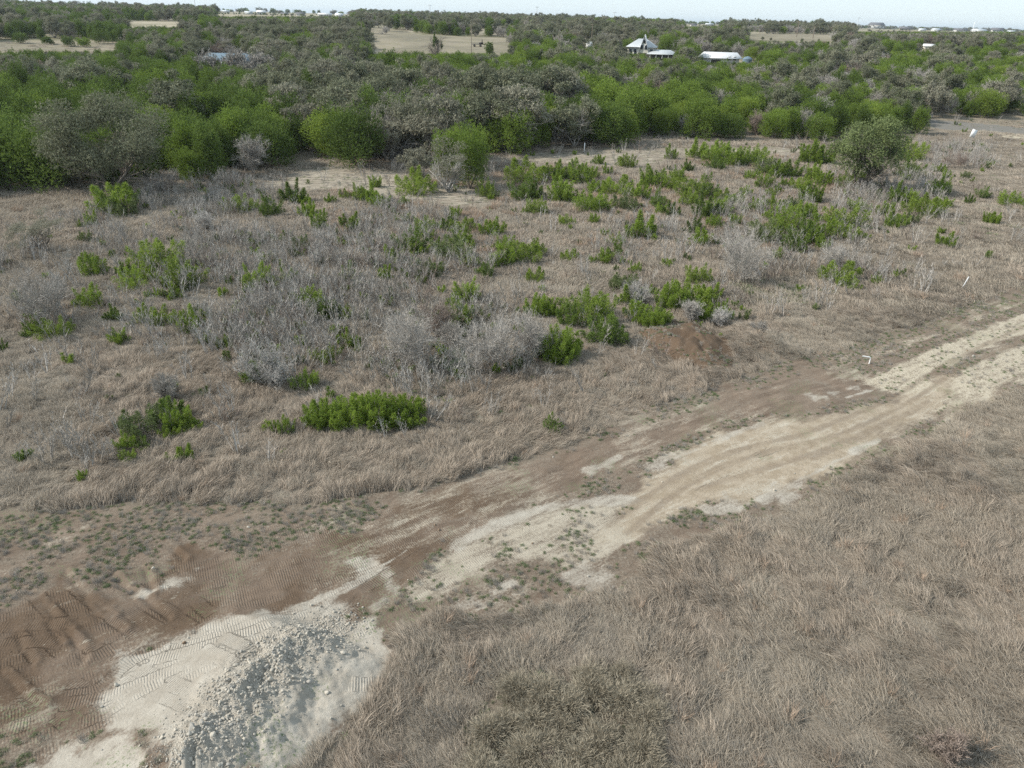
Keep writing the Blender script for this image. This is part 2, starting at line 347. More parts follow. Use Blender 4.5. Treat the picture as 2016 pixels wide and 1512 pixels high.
# ------------------------------------------------------------------ ground sheet
def track_strips():
    S = []
    base = [(-250, 1400), (0, 1330), (300, 1215), (480, 1165), (650, 1115), (800, 1060), (950, 1000), (1150, 925), (1300, 868), (1420, 820)]
    B = smooth_line(base)
    T = np.gradient(B, axis=0); T /= np.linalg.norm(T, axis=1)[:, None]; Nn = np.stack([-T[:, 1], T[:, 0]], 1)
    for k in range(-8, 8): S.append((B + Nn * (k * .55 + .1 * math.sin(k * 5)), .27, .75))
    for q in ([(120, 1130), (200, 1200), (330, 1290)], [(150, 1120), (240, 1195), (360, 1270)], [(330, 1130), (370, 1170), (420, 1215)], [(60, 1160), (140, 1250), (270, 1330)], [(35, 1250), (110, 1330), (230, 1390)], [(0, 1320), (80, 1390), (140, 1430)],
              [(220, 1135), (300, 1180), (380, 1240)], [(-60, 1240), (60, 1230), (150, 1228)], [(-60, 1275), (60, 1262), (130, 1268)]):
        S.append((smooth_line(q), .3, .8)); 
    for q in ([(270, 1288), (380, 1283), (500, 1248), (640, 1200)], [(290, 1305), (400, 1290), (520, 1262), (560, 1240)], [(240, 1333), (320, 1385), (400, 1440)], [(268, 1318), (340, 1362), (430, 1418)], [(105, 1378), (200, 1360), (250, 1300), (340, 1270)],
              [(115, 1390), (220, 1372), (300, 1345), (370, 1325)], [(115, 1440), (200, 1415), (260, 1380), (330, 1350)], [(150, 1312), (200, 1290), (245, 1265)], [(400, 1290), (450, 1330), (480, 1360)], [(440, 1270), (480, 1300), (510, 1330)],
              [(760, 1350), (720, 1358), (675, 1362)], [(745, 1290), (700, 1297), (672, 1305)], [(640, 1215), (700, 1170), (780, 1120), (850, 1080)], [(660, 1235), (720, 1190), (800, 1140)], [(0, 1440), (60, 1425), (110, 1400)]):
        S.append((smooth_line(q), .3, 1.0))
    for q in ([(1250, 1040), (1350, 960), (1500, 905), (1640, 870), (1800, 790), (1880, 735)],): S.append((smooth_line(q), .25, .35))
    return S
def make_ground():
    # rows follow the viewing distance so that near ground is finely meshed, the sheet reaches the horizon
    pyr = np.arange(1560, 70, -2.3)
    ys = [float(at(1008, p)[1]) for p in pyr]
    ys = np.unique(np.concatenate([[-400, -100, -30, -5, 5, 10, 13], ys, np.geomspace(max(ys) * 1.03, 40000, 60)]))
    u = np.linspace(-1.25, 1.25, 760)
    u = np.concatenate([[-30, -8, -3.5, -2.2, -1.7, -1.45], u, [1.45, 1.7, 2.2, 3.5, 8, 30]])
    Y, U = np.meshgrid(ys, u, indexing='ij')
    half = .72 * np.maximum(Y, 0) + 7.5; half = np.where(Y < 0, 7.5, half)
    X = U * half; Z = ground_z(X, Y)
    nr, nc = X.shape
    V = np.stack([X, Y, Z], -1).reshape(-1, 3)
    i = np.arange(nr - 1)[:, None] * nc + np.arange(nc - 1)[None]; i = i.ravel()
    F = np.stack([i, i + 1, i + nc + 1, i + nc], 1)
    me = mesh_np('ground', V, F, (GM,), True, False)
    x, y = V[:, 0].astype(float), V[:, 1].astype(float)
    A = zones(x, y)
    tu = np.zeros(len(x)); tm = np.zeros(len(x))
    near = np.where((y < 75) & (y > 8) & (np.abs(x) < 60))[0]
    for L, hw, st in track_strips():
        d, uu, s = pdist(x[near], y[near], L, 1.0)
        k = d < hw + .04; m = ss(hw + .03, hw - .06, d) * st
        tot = float(np.linalg.norm(np.diff(L, axis=0), axis=1).sum()); m = m * ss(0, .5, uu) * ss(0, .5, tot - uu); k = k & (m > .04); tu[near[k]] = uu[k]; tm[near[k]] = m[k]
    A['track'] = tm * np.maximum(np.maximum(A['soil'], A['chalk']), np.maximum(A['tan'] * .8, A['wash'] * .7)); A['track_u'] = tu
    for k, v in A.items(): fattr(me, k, v)
    return obj('ground', me, kind='structure')
def zones(x, y):
    A = {}
    dist = soft(x, y, DIST, .35, .6, 1.2, 5)
    soil = soft(x, y, SOIL, .6, .8, 1.6, 6)
    lit = .55 * dist
    mnd = soft(x, y, MND, .5, .6, 1.0, 7)
    A['soil'] = np.clip(np.maximum(np.maximum(soil, mnd), np.maximum(lit, .6 * soft(x, y, MND2, .8, .8))), 0, 1)
    ch = np.zeros_like(x)
    for i, P in enumerate(CHK): ch = np.maximum(ch, (.9 if i < 2 else .66) * soft(x, y, P, (.8, .6)[i > 1], .9, .9, 8 + i)) if i else np.maximum(ch, soft(x, y, P, .9, 1.0, .9, 8) * 1.25)
    for q, wd in (([(1330, 905), (1400, 870), (1500, 838)], .25), ([(1500, 985), (1620, 925), (1740, 860)], .2), ([(540, 1225), (700, 1150), (800, 1085)], .12), ([(1240, 985), (1100, 990), (1000, 1025), (900, 1075)], .35), ([(1640, 790), (1720, 765)], .1), ([(1150, 925), (1220, 900)], .15)):
        d, u, s = pdist(x, y, smooth_line(q), 3); ch = np.maximum(ch, .6 * ss(wd * 2, wd * .4, d + (fbm(x, y, 1.2, 33) - .5) * .8))
    A['chalk'] = ch * ss(95, 80, y)
    A['tan'] = soft(x, y, TAN, 1.1, 1.0, 1.5, 23)
    cal = soft(x, y, CAL, 1.4, 1.4, 2, 24)
    for q in ([(1700, 735), (1800, 690), (1900, 650), (2016, 605), (2300, 500)], [(1840, 745), (1900, 715), (2016, 665), (2300, 560)]):
        d, u, s = pdist(x, y, smooth_line(q), 4); cal = cal * (1 - .75 * ss(.9, .3, d + (fbm(x, y, 1.0, 34) - .5) * .9))
    A['cal'] = cal * .66
    A['wash'] = np.maximum.reduce([.62 * soft(x, y, CHK2, .8, 1.0, 1.5, 25), .5 * soft(x, y, LITTER, 3, 3, 4, 26) , .45 * soft(x, y, PALE, 3, 3, 5, 27), .35 * dist * ss(.5, .7, fbm(x, y, 4, 28))])
    gr = np.zeros_like(x)
    for P, k in GRN: gr = np.maximum(gr, k * soft(x, y, P, 1.0, 1.2, 1.5, 29) * .75)
    gr = np.maximum(gr, dist * .36 * ss(.45, .7, fbm(x, y, 2.5, 30)))
    mm = [soft(x, y, P, 3, 4, 12, 31) for P in (MEADOW, MEADOW2, MEADOW4)]
    A['mead'] = np.maximum.reduce(mm)
    A['green'] = np.maximum(gr, soft(x, y, MEADOW3, 3, 3, 12, 32))
    A['asphalt'] = soft(x, y, ROADA, .2, 0, 5, 35); A['cal'] = np.maximum(A['cal'], soft(x, y, SHOULD, .3, .4, 3, 36) * 1.3)
    rt_ = np.zeros_like(x)
    for q in ([(1235, 1050), (1340, 958), (1480, 893), (1640, 868), (1790, 788), (1895, 722), (2016, 668)], [(1200, 1035), (1300, 955), (1430, 890), (1600, 856), (1765, 776), (1870, 712), (2016, 640)], [(1370, 965), (1500, 925), (1640, 885), (1780, 810)], [(1540, 700), (1720, 690), (1860, 640), (2016, 590)], [(1600, 905), (1700, 860), (1830, 785)], [(1820, 560), (1900, 520), (2016, 470)], [(1850, 575), (1930, 530), (2016, 490)]):
        d, u, s = pdist(x, y, smooth_line(q), 3.); rt_ = np.maximum(rt_, ss(.32, .1, d + (fbm(x, y, .9, 37) - .5) * .3))
    A['rut'] = rt_
    A['moist'] = np.maximum(mnd, soil * (.36 + .42 * ss(.3, .7, fbm(x, y, 2.2, 38))) * ss(12, -3, x)); A['moist'] = np.maximum(A['moist'], 1.0 * (mnd > .5))
    A['far'] = ss(150, 260, y); A['tone'] = dist; A['dist'] = dist
    return A
make_ground()

# ------------------------------------------------------------------ plant meshes
def unit(v): return v / (np.linalg.norm(v, axis=-1, keepdims=True) + 1e-9)
def needles(P, D, L, W, sag=0., val=None, two=False, nrm=None):
    """thin triangles (two=True: bent strips of 3 triangles) from P along D"""
    n = len(P); D = unit(D); r = unit(rng.normal(size=(n, 3))); r = r if nrm is None else nrm + r * .55; S = unit(np.cross(D, r)) * (np.broadcast_to(W, (n,)) * .5)[:, None]
    L = np.broadcast_to(L, (n,))[:, None]
    if not two:
        V = np.stack([P - S, P + S, P + D * L + np.array([0, 0, -1.]) * sag * L], 1).reshape(-1, 3)
        F = np.arange(n * 3).reshape(-1, 3); k = 3
    else:
        mid = P + D * L * .55; D2 = unit(D + np.array([0, 0, -1.]) * sag + rng.normal(size=(n, 3)) * .12); tip = mid + D2 * L * .5
        V = np.stack([P - S, P + S, mid - S * .8, mid + S * .8, tip], 1).reshape(-1, 3)
        o = np.arange(n)[:, None] * 5; F = np.concatenate([o + np.array([0, 1, 3]), o + np.array([0, 3, 2]), o + np.array([2, 3, 4])]); k = 5
    v = rng.random(n) if val is None else val
    return V, F, np.repeat(v, k)
def tubes(A, B, ra, rb, val=None, sides=3):
    n = len(A); D = unit(B - A); ref = np.where(np.abs(D[:, 2:3]) > .9, np.array([[1., 0, 0]]), np.array([[0, 0, 1.]]))
    X = unit(np.cross(D, ref)); Y = np.cross(D, X); V = []
    for P, r in ((A, ra), (B, rb)):
        r = np.broadcast_to(r, (n,))[:, None]
        for k in range(sides):
            a = 2 * math.pi * k / sides; V.append(P + (X * math.cos(a) + Y * math.sin(a)) * r)
    V = np.stack(V, 1).reshape(-1, 3); o = np.arange(n)[:, None] * (2 * sides); F = []
    for k in range(sides):
        j = (k + 1) % sides; F += [o + np.array([k, j, sides + j]), o + np.array([k, sides + j, sides + k])]
    v = rng.random(n) * .6 + .2 if val is None else val
    return V, np.concatenate(F), np.repeat(v, 2 * sides)
def join(parts):
    V, F, A = [], [], []; o = 0
    for v, f, a in parts: V.append(v); F.append(f + o); A.append(a); o += len(v)
    return np.concatenate(V), np.concatenate(F), np.concatenate(A)
def build(name, parts, mat):
    V, F, A = join(parts); me = mesh_np(name, V, F, (mat,)); fattr(me, 'v', np.clip(A, 0, 1)); return me
def sph(n):
    return unit(rng.normal(size=(n, 3)))

def tuft(mat, n, h, r, lean, w, flop=.5):
    a = rng.random(n) * 2 * math.pi; q = np.sqrt(rng.random(n)) * r
    P = np.stack([np.cos(a) * q, np.sin(a) * q, np.full(n, -.03)], 1)
    D = np.stack([np.cos(a) * .35 * rng.random(n) + lean, np.sin(a) * .35 * rng.random(n), np.full(n, 1.)], 1) + rng.normal(size=(n, 3)) * .22
    return build('tuft', [needles(P, D, h * rng.uniform(.55, 1.15, n), w, flop + rng.random((n, 1)) * .6, rng.random(n) ** 1.6 * .85 + .15 * rng.random(), True)], mat)
def forb(mat, n, r, h):
    P = rng.normal(size=(n, 3)) * np.array([r, r, h * .3]); P[:, 2] = abs(P[:, 2]); D = rng.normal(size=(n, 3)); D[:, 2] = abs(D[:, 2])
    return build('forb', [needles(P, D, h * rng.uniform(.5, 1, n), .05, .2)], mat)
def weed_ball(mat, r):
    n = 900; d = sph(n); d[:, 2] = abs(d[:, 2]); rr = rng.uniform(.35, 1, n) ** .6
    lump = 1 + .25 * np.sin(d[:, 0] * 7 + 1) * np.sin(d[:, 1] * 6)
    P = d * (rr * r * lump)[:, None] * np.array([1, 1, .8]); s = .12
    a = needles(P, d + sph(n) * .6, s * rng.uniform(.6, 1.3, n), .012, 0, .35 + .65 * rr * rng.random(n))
    b = needles(P * .0 + np.array([0, 0, 0.]), d * 1.0 + sph(n) * .15, r * .8, .008, 0, rng.random(n) * .4)
    return build('weed', [a, b], mat)

def branches(h, levels, n0=3, spread=.5, seed_up=1.0, lean=(0, 0), base_r=None, kids=(6, 6, 6), droop=0, kink=.25):
    """returns list of levels: (A,B,ra,rb)"""
    out = []; base_r = base_r or h * .025
    A = []; B = []; r0 = []; r1 = []
    for k in range(n0):
        a = 2 * math.pi * (k + random.random() * .6) / n0; p = np.array([0, 0, -.1]); d = np.array([math.cos(a) * spread * random.uniform(.5, 1.1) + lean[0], math.sin(a) * spread * random.uniform(.5, 1.1) + lean[1], seed_up])
        r = base_r * random.uniform(.7, 1.1); segs = 4
        for s in range(segs):
            d = unit(d + rng.normal(size=3) * kink + np.array([0, 0, .12])); q = p + d * h * .75 / segs; A.append(p); B.append(q); r0.append(r); r1.append(r * .72); r *= .72; p = q
    lev = (np.array(A), np.array(B), np.array(r0), np.array(r1)); out.append(lev)
    L = h * .42
    for k in range(levels):
        A0, B0, ra, rb = out[-1]; nk = kids[k]; idx = np.repeat(np.arange(len(A0)), nk)
        if k == 0: idx = idx[A0[idx][:, 2] > h * .08]
        t = rng.random(len(idx))[:, None]; P = A0[idx] * (1 - t) + B0[idx] * t; D = unit(B0[idx] - A0[idx])
        D = unit(D * .75 + sph(len(idx)) * .85 + np.array([0, 0, .22 - droop])); l = L * rng.uniform(.4, 1.0, len(idx))
        r = np.minimum(rb[idx] * .75, base_r * .5 ** (k + 1) * 1.2)
        mid = P + D * (l * .5)[:, None]; D2 = unit(D + rng.normal(size=D.shape) * kink + np.array([0, 0, .1 - droop])); E = mid + D2 * (l * .5)[:, None]
        out.append((np.concatenate([P, mid]), np.concatenate([mid, E]), np.concatenate([r, r * .75]), np.concatenate([r * .75, r * .5]))); L *= .52
    return out
def fan(P, D, l, w, k=3, spreadv=.5, val=None, nrm=None):
    idx = np.repeat(np.arange(len(P)), k); Dn = unit(D[idx] + sph(len(idx)) * spreadv)
    v = None if val is None else np.clip(val[idx] + rng.normal(size=len(idx)) * .12, 0, 1)
    return needles(P[idx], Dn, l * rng.uniform(.5, 1.15, len(idx)), w, 0, v, nrm=None if nrm is None else nrm[idx])

def spire_bush(h, wdt, mat, nleaf, stems, leaf=.2):
    """young juniper: many separate upswept plumes of uneven height, open between them"""
    k = np.arange(stems); a = k * 2.4 + rng.random(stems); q = np.sqrt((k + .5) / stems) * rng.uniform(.7, 1.1, stems); B = np.stack([np.cos(a) * q * wdt * .34, np.sin(a) * q * wdt * .34, 0 * q], 1)
    hk = h * (1.02 - .5 * q ** 1.3) * rng.uniform(.5, 1.05, stems); ax = unit(np.stack([np.cos(a) * q * .45, np.sin(a) * q * .45, 1 + 0 * q], 1) + rng.normal(size=(stems, 3)) * .10)
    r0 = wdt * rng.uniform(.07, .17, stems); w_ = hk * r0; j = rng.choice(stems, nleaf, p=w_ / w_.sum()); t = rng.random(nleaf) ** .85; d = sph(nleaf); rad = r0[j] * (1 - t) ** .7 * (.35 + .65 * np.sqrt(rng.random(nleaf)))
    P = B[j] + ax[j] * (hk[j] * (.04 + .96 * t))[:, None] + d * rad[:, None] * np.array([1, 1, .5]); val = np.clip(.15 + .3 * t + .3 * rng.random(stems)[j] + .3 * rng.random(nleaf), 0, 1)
    D = unit(ax[j] * .8 + d * .9 + sph(nleaf) * .4); out = unit(d * np.array([1, 1, .3]) + .4 * ax[j])
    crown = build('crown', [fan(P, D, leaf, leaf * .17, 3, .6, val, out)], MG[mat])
    trunk = build('trunk', [tubes(B * .3, B + ax * (hk * .8)[:, None], h * .012, h * .004), needles(B, ax + sph(stems) * .2, hk * 1.0, .02)], MG['twig']); return crown, trunk
def juniper(h, wdt, mat, nleaf, lobes, shape='cone', leaf=.22, bark='bark', gap=.25):
    """crown mesh of upswept sprays set on lobes; returns crown, trunk meshes"""
    parts = []; C = []; S = []
    for k in range(lobes):
        a = 2.4 * k + random.random(); f = (k + .5) / lobes
        zz = h * (.12 + .62 * (k / lobes) ** .8) * random.uniform(.85, 1.15); rad = wdt * .5 * (1 - .8 * (zz / h)) * random.uniform(.35, 1.0) if shape == 'cone' else wdt * .36 * math.sqrt(random.random()) * (1.1 - .6 * (zz / h) ** 2)
        C.append((math.cos(a) * rad, math.sin(a) * rad, zz)); sh = random.uniform(.75, 1.2)
        if shape == 'cone': S.append((wdt * .17 * sh, wdt * .17 * sh, h * .30 * sh))
        else: S.append((wdt * .15 * sh, wdt * .15 * sh, h * .22 * sh))
    if shape == 'cone': C.append((0, 0, h * .62)); S.append((wdt * .15, wdt * .15, h * .40))
    else: C.append((0, 0, h * .45)); S.append((wdt * .28, wdt * .28, h * .30))
    C = np.array(C); S = np.array(S); wts = S[:, 0] * S[:, 2]; wts = wts / wts.sum()
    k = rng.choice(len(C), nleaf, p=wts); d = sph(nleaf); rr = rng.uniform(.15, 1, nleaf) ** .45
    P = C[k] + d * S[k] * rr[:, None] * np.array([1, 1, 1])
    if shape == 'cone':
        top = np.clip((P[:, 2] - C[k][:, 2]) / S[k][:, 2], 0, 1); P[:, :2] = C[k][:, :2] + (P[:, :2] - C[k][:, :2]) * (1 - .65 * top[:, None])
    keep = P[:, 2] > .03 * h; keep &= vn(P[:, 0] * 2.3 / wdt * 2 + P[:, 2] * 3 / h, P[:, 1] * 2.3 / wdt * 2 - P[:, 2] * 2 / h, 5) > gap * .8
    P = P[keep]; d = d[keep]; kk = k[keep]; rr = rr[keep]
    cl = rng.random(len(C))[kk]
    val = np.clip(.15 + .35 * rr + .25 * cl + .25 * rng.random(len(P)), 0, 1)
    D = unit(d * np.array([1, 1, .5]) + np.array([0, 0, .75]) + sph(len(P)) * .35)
    parts.append(fan(P, D, leaf, leaf * .24, 3, .5, val, d))
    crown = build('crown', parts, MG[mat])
    br = branches(h * .8, 1, 3, .35, 1, base_r=h * .015, kids=(2,)); trunk = build('trunk', [tubes(*q) for q in br], MG[bark])
    return crown, trunk
def oak(h, wdt, mat, bark, nleaf, leaf=.22, clumps=26, twigk=1.0, spread=.75, bare=False, trunk_h=.22):
    br = branches(h * .78, 2, 5, spread * wdt / h * .55, .8, base_r=h * .022, kids=(3, 4), kink=.35)
    tb = [tubes(*br[0]), tubes(*br[1])]
    if trunk_h: tb.append(tubes(np.array([[0, 0, -.3]]), np.array([[0, 0, h * trunk_h * .4]]), h * .04, h * .03, sides=6))
    fine = [tubes(*br[2])]
    ends = np.concatenate([br[2][1], br[1][1]]); 
    n = int(nleaf); a = sph(clumps); a[:, 2] = a[:, 2] * .8 + .15
    cc = a * np.array([wdt * .40, wdt * .40, h * .40]) * rng.uniform(.5, 1.08, (clumps, 1)) + np.array([0, 0, h * .50])
    cs = np.stack([rng.uniform(.07, .15, clumps) * wdt, rng.uniform(.07, .15, clumps) * wdt, rng.uniform(.06, .12, clumps) * h], 1)
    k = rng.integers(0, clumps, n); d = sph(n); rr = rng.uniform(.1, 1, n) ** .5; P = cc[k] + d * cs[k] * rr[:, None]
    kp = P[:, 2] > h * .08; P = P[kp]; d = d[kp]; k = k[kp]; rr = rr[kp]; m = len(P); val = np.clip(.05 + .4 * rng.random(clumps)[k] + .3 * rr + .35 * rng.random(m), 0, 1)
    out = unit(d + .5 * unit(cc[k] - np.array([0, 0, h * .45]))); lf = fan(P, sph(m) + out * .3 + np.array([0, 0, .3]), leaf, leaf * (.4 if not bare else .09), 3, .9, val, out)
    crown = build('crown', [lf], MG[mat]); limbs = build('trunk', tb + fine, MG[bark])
    return crown, limbs
def bare(h, wdt, mat, dens=1.0, n0=6, up_=1.0, tw=.02, levels=3):
    br = branches(h * .8, levels, n0, .55 * wdt / h, up_, base_r=max(.018, h * .008), kids=(3, 4, 4), kink=.22)
    big = build('stem', [tubes(*br[0]), tubes(*br[1])], MG[mat])
    parts = []
    A, B, ra, rb = br[2]; parts.append(needles(A, B - A, np.linalg.norm(B - A, axis=1) * 1.1, tw * 1.3))
    A, B, ra, rb = br[-1]; k = rng.random(len(A)) < dens; parts.append(needles(A[k], (B - A)[k], np.linalg.norm((B - A)[k], axis=1) * 1.4, tw))
    return build('twigs', parts, MG[mat]), big

# ------------------------------------------------------------------ source sets (kinds of plants, each with its mesh data shared)
JB = []     # young junipers, h = 1 m unit scaled: (crown, trunk, colour word)
for i in range(14):
    mat, word = [('junb', 'bright green'), ('jund', 'dark green'), ('juny', 'yellow green'), ('jung', 'grey green')][[0, 0, 2, 0, 0, 3, 0, 1, 2, 0, 0, 0, 1, 2][i]]
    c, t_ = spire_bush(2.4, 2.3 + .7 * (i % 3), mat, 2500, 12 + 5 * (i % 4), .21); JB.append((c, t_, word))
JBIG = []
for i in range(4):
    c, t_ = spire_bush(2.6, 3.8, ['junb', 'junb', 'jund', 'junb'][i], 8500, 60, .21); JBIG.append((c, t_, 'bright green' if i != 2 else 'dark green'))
JT = []
for i in range(10):
    mat, word = [('junw', 'bright green'), ('jund', 'dark green'), ('juny', 'yellow green'), ('jund', 'dark green'), ('junw', 'bright green')][i % 5]
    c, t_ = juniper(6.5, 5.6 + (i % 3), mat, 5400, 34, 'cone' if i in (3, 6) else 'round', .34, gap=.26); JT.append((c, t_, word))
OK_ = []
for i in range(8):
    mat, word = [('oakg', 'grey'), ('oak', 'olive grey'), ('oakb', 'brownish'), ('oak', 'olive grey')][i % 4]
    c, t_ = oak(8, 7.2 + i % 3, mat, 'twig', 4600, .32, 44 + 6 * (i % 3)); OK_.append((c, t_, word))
BT = []
for i in range(5):
    c, t_ = bare(6.5, 6.5, ['twig', 'twigp', 'twigb', 'twig', 'twig'][i], 1.0, 8, .9, .045, 3); BT.append((c, t_, ['grey', 'pale grey', 'brownish', 'grey', 'grey'][i]))
SP = []
for i in range(2):
    c, t_ = oak(5.5, 5, 'spring', 'twig', 2600, .30, 18); SP.append((c, t_, 'light green'))

# ------------------------------------------------------------------ scattering stuff with geometry nodes
def scatter(name, sources, P, rot, scl, idx, label=None):
    """one 'stuff' object: instances of source meshes on the given points"""
    c = bpy.data.collections.new(name + '_sources')
    for i, me in enumerate(sources):
        o = bpy.data.objects.new('%s_source_%02d' % (name, i), me); c.objects.link(o)
    me = bpy.data.meshes.new(name); me.vertices.add(len(P)); me.vertices.foreach_set('co', np.asarray(P, np.float32).ravel())
    a = me.attributes.new('rot', 'FLOAT_VECTOR', 'POINT'); a.data.foreach_set('vector', np.asarray(rot, np.float32).ravel())
    a = me.attributes.new('scl', 'FLOAT_VECTOR', 'POINT'); a.data.foreach_set('vector', np.asarray(scl, np.float32).ravel())
    a = me.attributes.new('idx', 'INT', 'POINT'); a.data.foreach_set('value', np.asarray(idx, np.int32))
    o = obj(name, me, kind='stuff')
    if label: o['label'] = label
    t = bpy.data.node_groups.new(name, 'GeometryNodeTree')
    t.interface.new_socket('Geometry', in_out='INPUT', socket_type='NodeSocketGeometry'); t.interface.new_socket('Geometry', in_out='OUTPUT', socket_type='NodeSocketGeometry')
    gi = t.nodes.new('NodeGroupInput'); go = t.nodes.new('NodeGroupOutput'); ip = t.nodes.new('GeometryNodeInstanceOnPoints'); ci = t.nodes.new('GeometryNodeCollectionInfo')
    ci.inputs['Collection'].default_value = c; ci.inputs['Separate Children'].default_value = True; ci.inputs['Reset Children'].default_value = True
    def na(n_, ty):
        x = t.nodes.new('GeometryNodeInputNamedAttribute'); x.data_type = ty; x.inputs[0].default_value = n_; return x.outputs[0]
    e = t.nodes.new('FunctionNodeEulerToRotation'); t.links.new(na('rot', 'FLOAT_VECTOR'), e.inputs[0])
    t.links.new(gi.outputs[0], ip.inputs['Points']); t.links.new(ci.outputs[0], ip.inputs['Instance']); ip.inputs['Pick Instance'].default_value = True
    t.links.new(na('idx', 'INT'), ip.inputs['Instance Index']); t.links.new(e.outputs[0], ip.inputs['Rotation']); t.links.new(na('scl', 'FLOAT_VECTOR'), ip.inputs['Scale'])
    t.links.new(ip.outputs[0], go.inputs[0])
    md = o.modifiers.new('scatter', 'NODES'); md.node_group = t
    return o
def sample_field(n, y0, y1, power, margin=1.12):
    """random ground points, denser near the camera"""
    u = rng.random(n); 
    if power == 0: y = y0 + (y1 - y0) * u
    else: y = (y0 ** power + (y1 ** power - y0 ** power) * u) ** (1 / power)
    x = rng.uniform(-1, 1, n) * (.72 * y + 7.5) * margin
    return x, y
# grass
def make_grass():
    src = [tuft(MG['dry'], 60, .62, .24, .8, .014), tuft(MG['dry'], 55, .50, .26, .5, .014), tuft(MG['dry'], 60, .78, .22, 1.1, .014), tuft(MG['pink'], 55, .70, .22, .7, .015), tuft(MG['pink'], 60, .85, .18, 1.0, .016),
           tuft(MG['orange'], 45, .75, .14, .15, .016, .1), tuft(MG['dry'], 40, .25, .20, .3, .016), tuft(MG['twig'], 40, .5, .2, .2, .012, .1), forb(MG['forb'], 60, .12, .14), tuft(MG['forb'], 40, .25, .12, .2, .014)]
    BIG = 10
    src += [tuft(MG['dry'], 90, .62, .60, .5, .028), tuft(MG['dry'], 90, .55, .60, .3, .028), tuft(MG['pink'], 90, .62, .60, .5, .03), tuft(MG['orange'], 70, .75, .35, .15, .03, .1), tuft(MG['dry'], 70, .25, .6, .3, .03), tuft(MG['twig'], 70, .55, .5, .2, .022, .1), forb(MG['forb'], 80, .35, .22)]
    x1, y1 = sample_field(105000, 13, 64, .9); x2, y2 = sample_field(120000, 60, 330, .55)
    x = np.concatenate([x1, x2]); y = np.concatenate([y1, y2]); far = np.arange(len(x)) >= len(x1)
    A = zones(x, y)
    forest = ss(-3, 3, sdist(x, y, FOREST, 8)) 
    NEARP = wp([(900, 1460), (960, 1400), (1010, 1340), (1240, 1330), (1290, 1400), (1270, 1620), (900, 1620)])
    bareg = np.clip(np.maximum.reduce([A['dist'], A['asphalt'], soft(x, y, MND, .4, .3) * 1.2, .6 * (A['wash'] > .25), .75 * soft(x, y, NEARP, 1, 1)]), 0, 1)
    p = 1 - bareg; p = np.where(bareg > .5, .0, p); p = p * (1 - forest * .75) * np.where(y > 300, .4, 1)
    # thin regrowth on the disturbed strip
    hard = np.maximum.reduce([soft(x, y, SOIL, .3, .6), soft(x, y, TAN, .3, .5), (A['chalk'] > .4) * 1.0])
    thin = (bareg > .5) * (1 - hard) * (1 - .8 * (A['cal'] > .3)) * (1 - .5 * (A['wash'] > .4)) * ss(.30, .60, fbm(x, y, 1.6, 81)) * (.6 + .4 * (y > 24))
    p = np.maximum(p, thin)
    px, py, _ = proj(x, y, np.zeros_like(x))
    light = np.clip(ss(1560, 1800, px) * ss(620, 500, py) * (y < 250), 0, 1)           # short, thin grass at the far right
    dens = .62 + .5 * fbm(x, y, 3, 82); keep = rng.random(len(x)) < p * dens * (1 - .35 * light)
    x, y, far, thinm, light, px, py, fo = (q[keep] for q in (x, y, far, thin > 0, light, px, py, forest))
    A = {k: v[keep] for k, v in A.items()}
    n = len(x); idx = rng.choice([0, 1, 2], n); r = rng.random(n)
    pk = ss(.45, .62, fbm(x, y, 6, 83)) * .55 + .45 * ((px > 150) & (px < 1500) & (py > 690) & (py < 1010)); idx = np.where(r < pk, rng.choice([3, 4], n), idx)
    orr = ((px > 650) & (px < 1650) & (py > 300) & (py < 500)) * .28 * ss(.45, .6, fbm(x, y, 4, 84)) + .006; idx = np.where(rng.random(n) < orr, 5, idx)
    idx = np.where(rng.random(n) < .10 * ss(.5, .65, fbm(x, y, 5, 85)), 7, idx)
    idx = np.where((rng.random(n) < light * .8), 6, idx)
    idx = np.where(thinm, rng.choice([6, 6, 8, 9, 7], n), idx)
    gp = np.maximum(np.clip(A['green'] * 1.1, 0, .9) * (A['dist'] < .5), .45 * (soft(x, y, NEARP, 1, 1) > .3)); idx = np.where(rng.random(n) < gp + .02, rng.choice([8, 9], n), idx)
    lut = np.array([10, 11, 10, 12, 12, 13, 14, 15, 16, 16]); idx = np.where(far, lut[idx], idx)
    z = ground_z(x, y)
    ang = R(125) + (fbm(x, y, 7, 86) - .5) * R(190) + (fbm(x, y, 1.4, 87) - .5) * R(170) + rng.normal(size=n) * R(22)
    ang = np.where(py < 1000, ang - R(40) * (px < 1400), ang)
    tall = .38 + .85 * ss(.25, .75, fbm(x, y, 1.1, 88, 3)); s = rng.uniform(.75, 1.2, n) * np.where(thinm, .55, tall * 1.05)
    s = np.where(py > 1080, s * 1.05, s); s = np.where(far & (y > 120), s * .85, s)
    wsc = np.where(thinm, .6, np.where(far, 1.0 + y / 260, 1.0 + .0 * y)); sx = s ** .3 * wsc
    sc = np.stack([sx, sx, s], 1); rot = np.stack([rng.normal(size=n) * .1, rng.normal(size=n) * .1 , ang], 1)
    scatter('dry_grass', src, np.stack([x, y, z], 1), rot, sc, idx, 'tan and grey dry bunch grass covering the slopes')
make_grass()

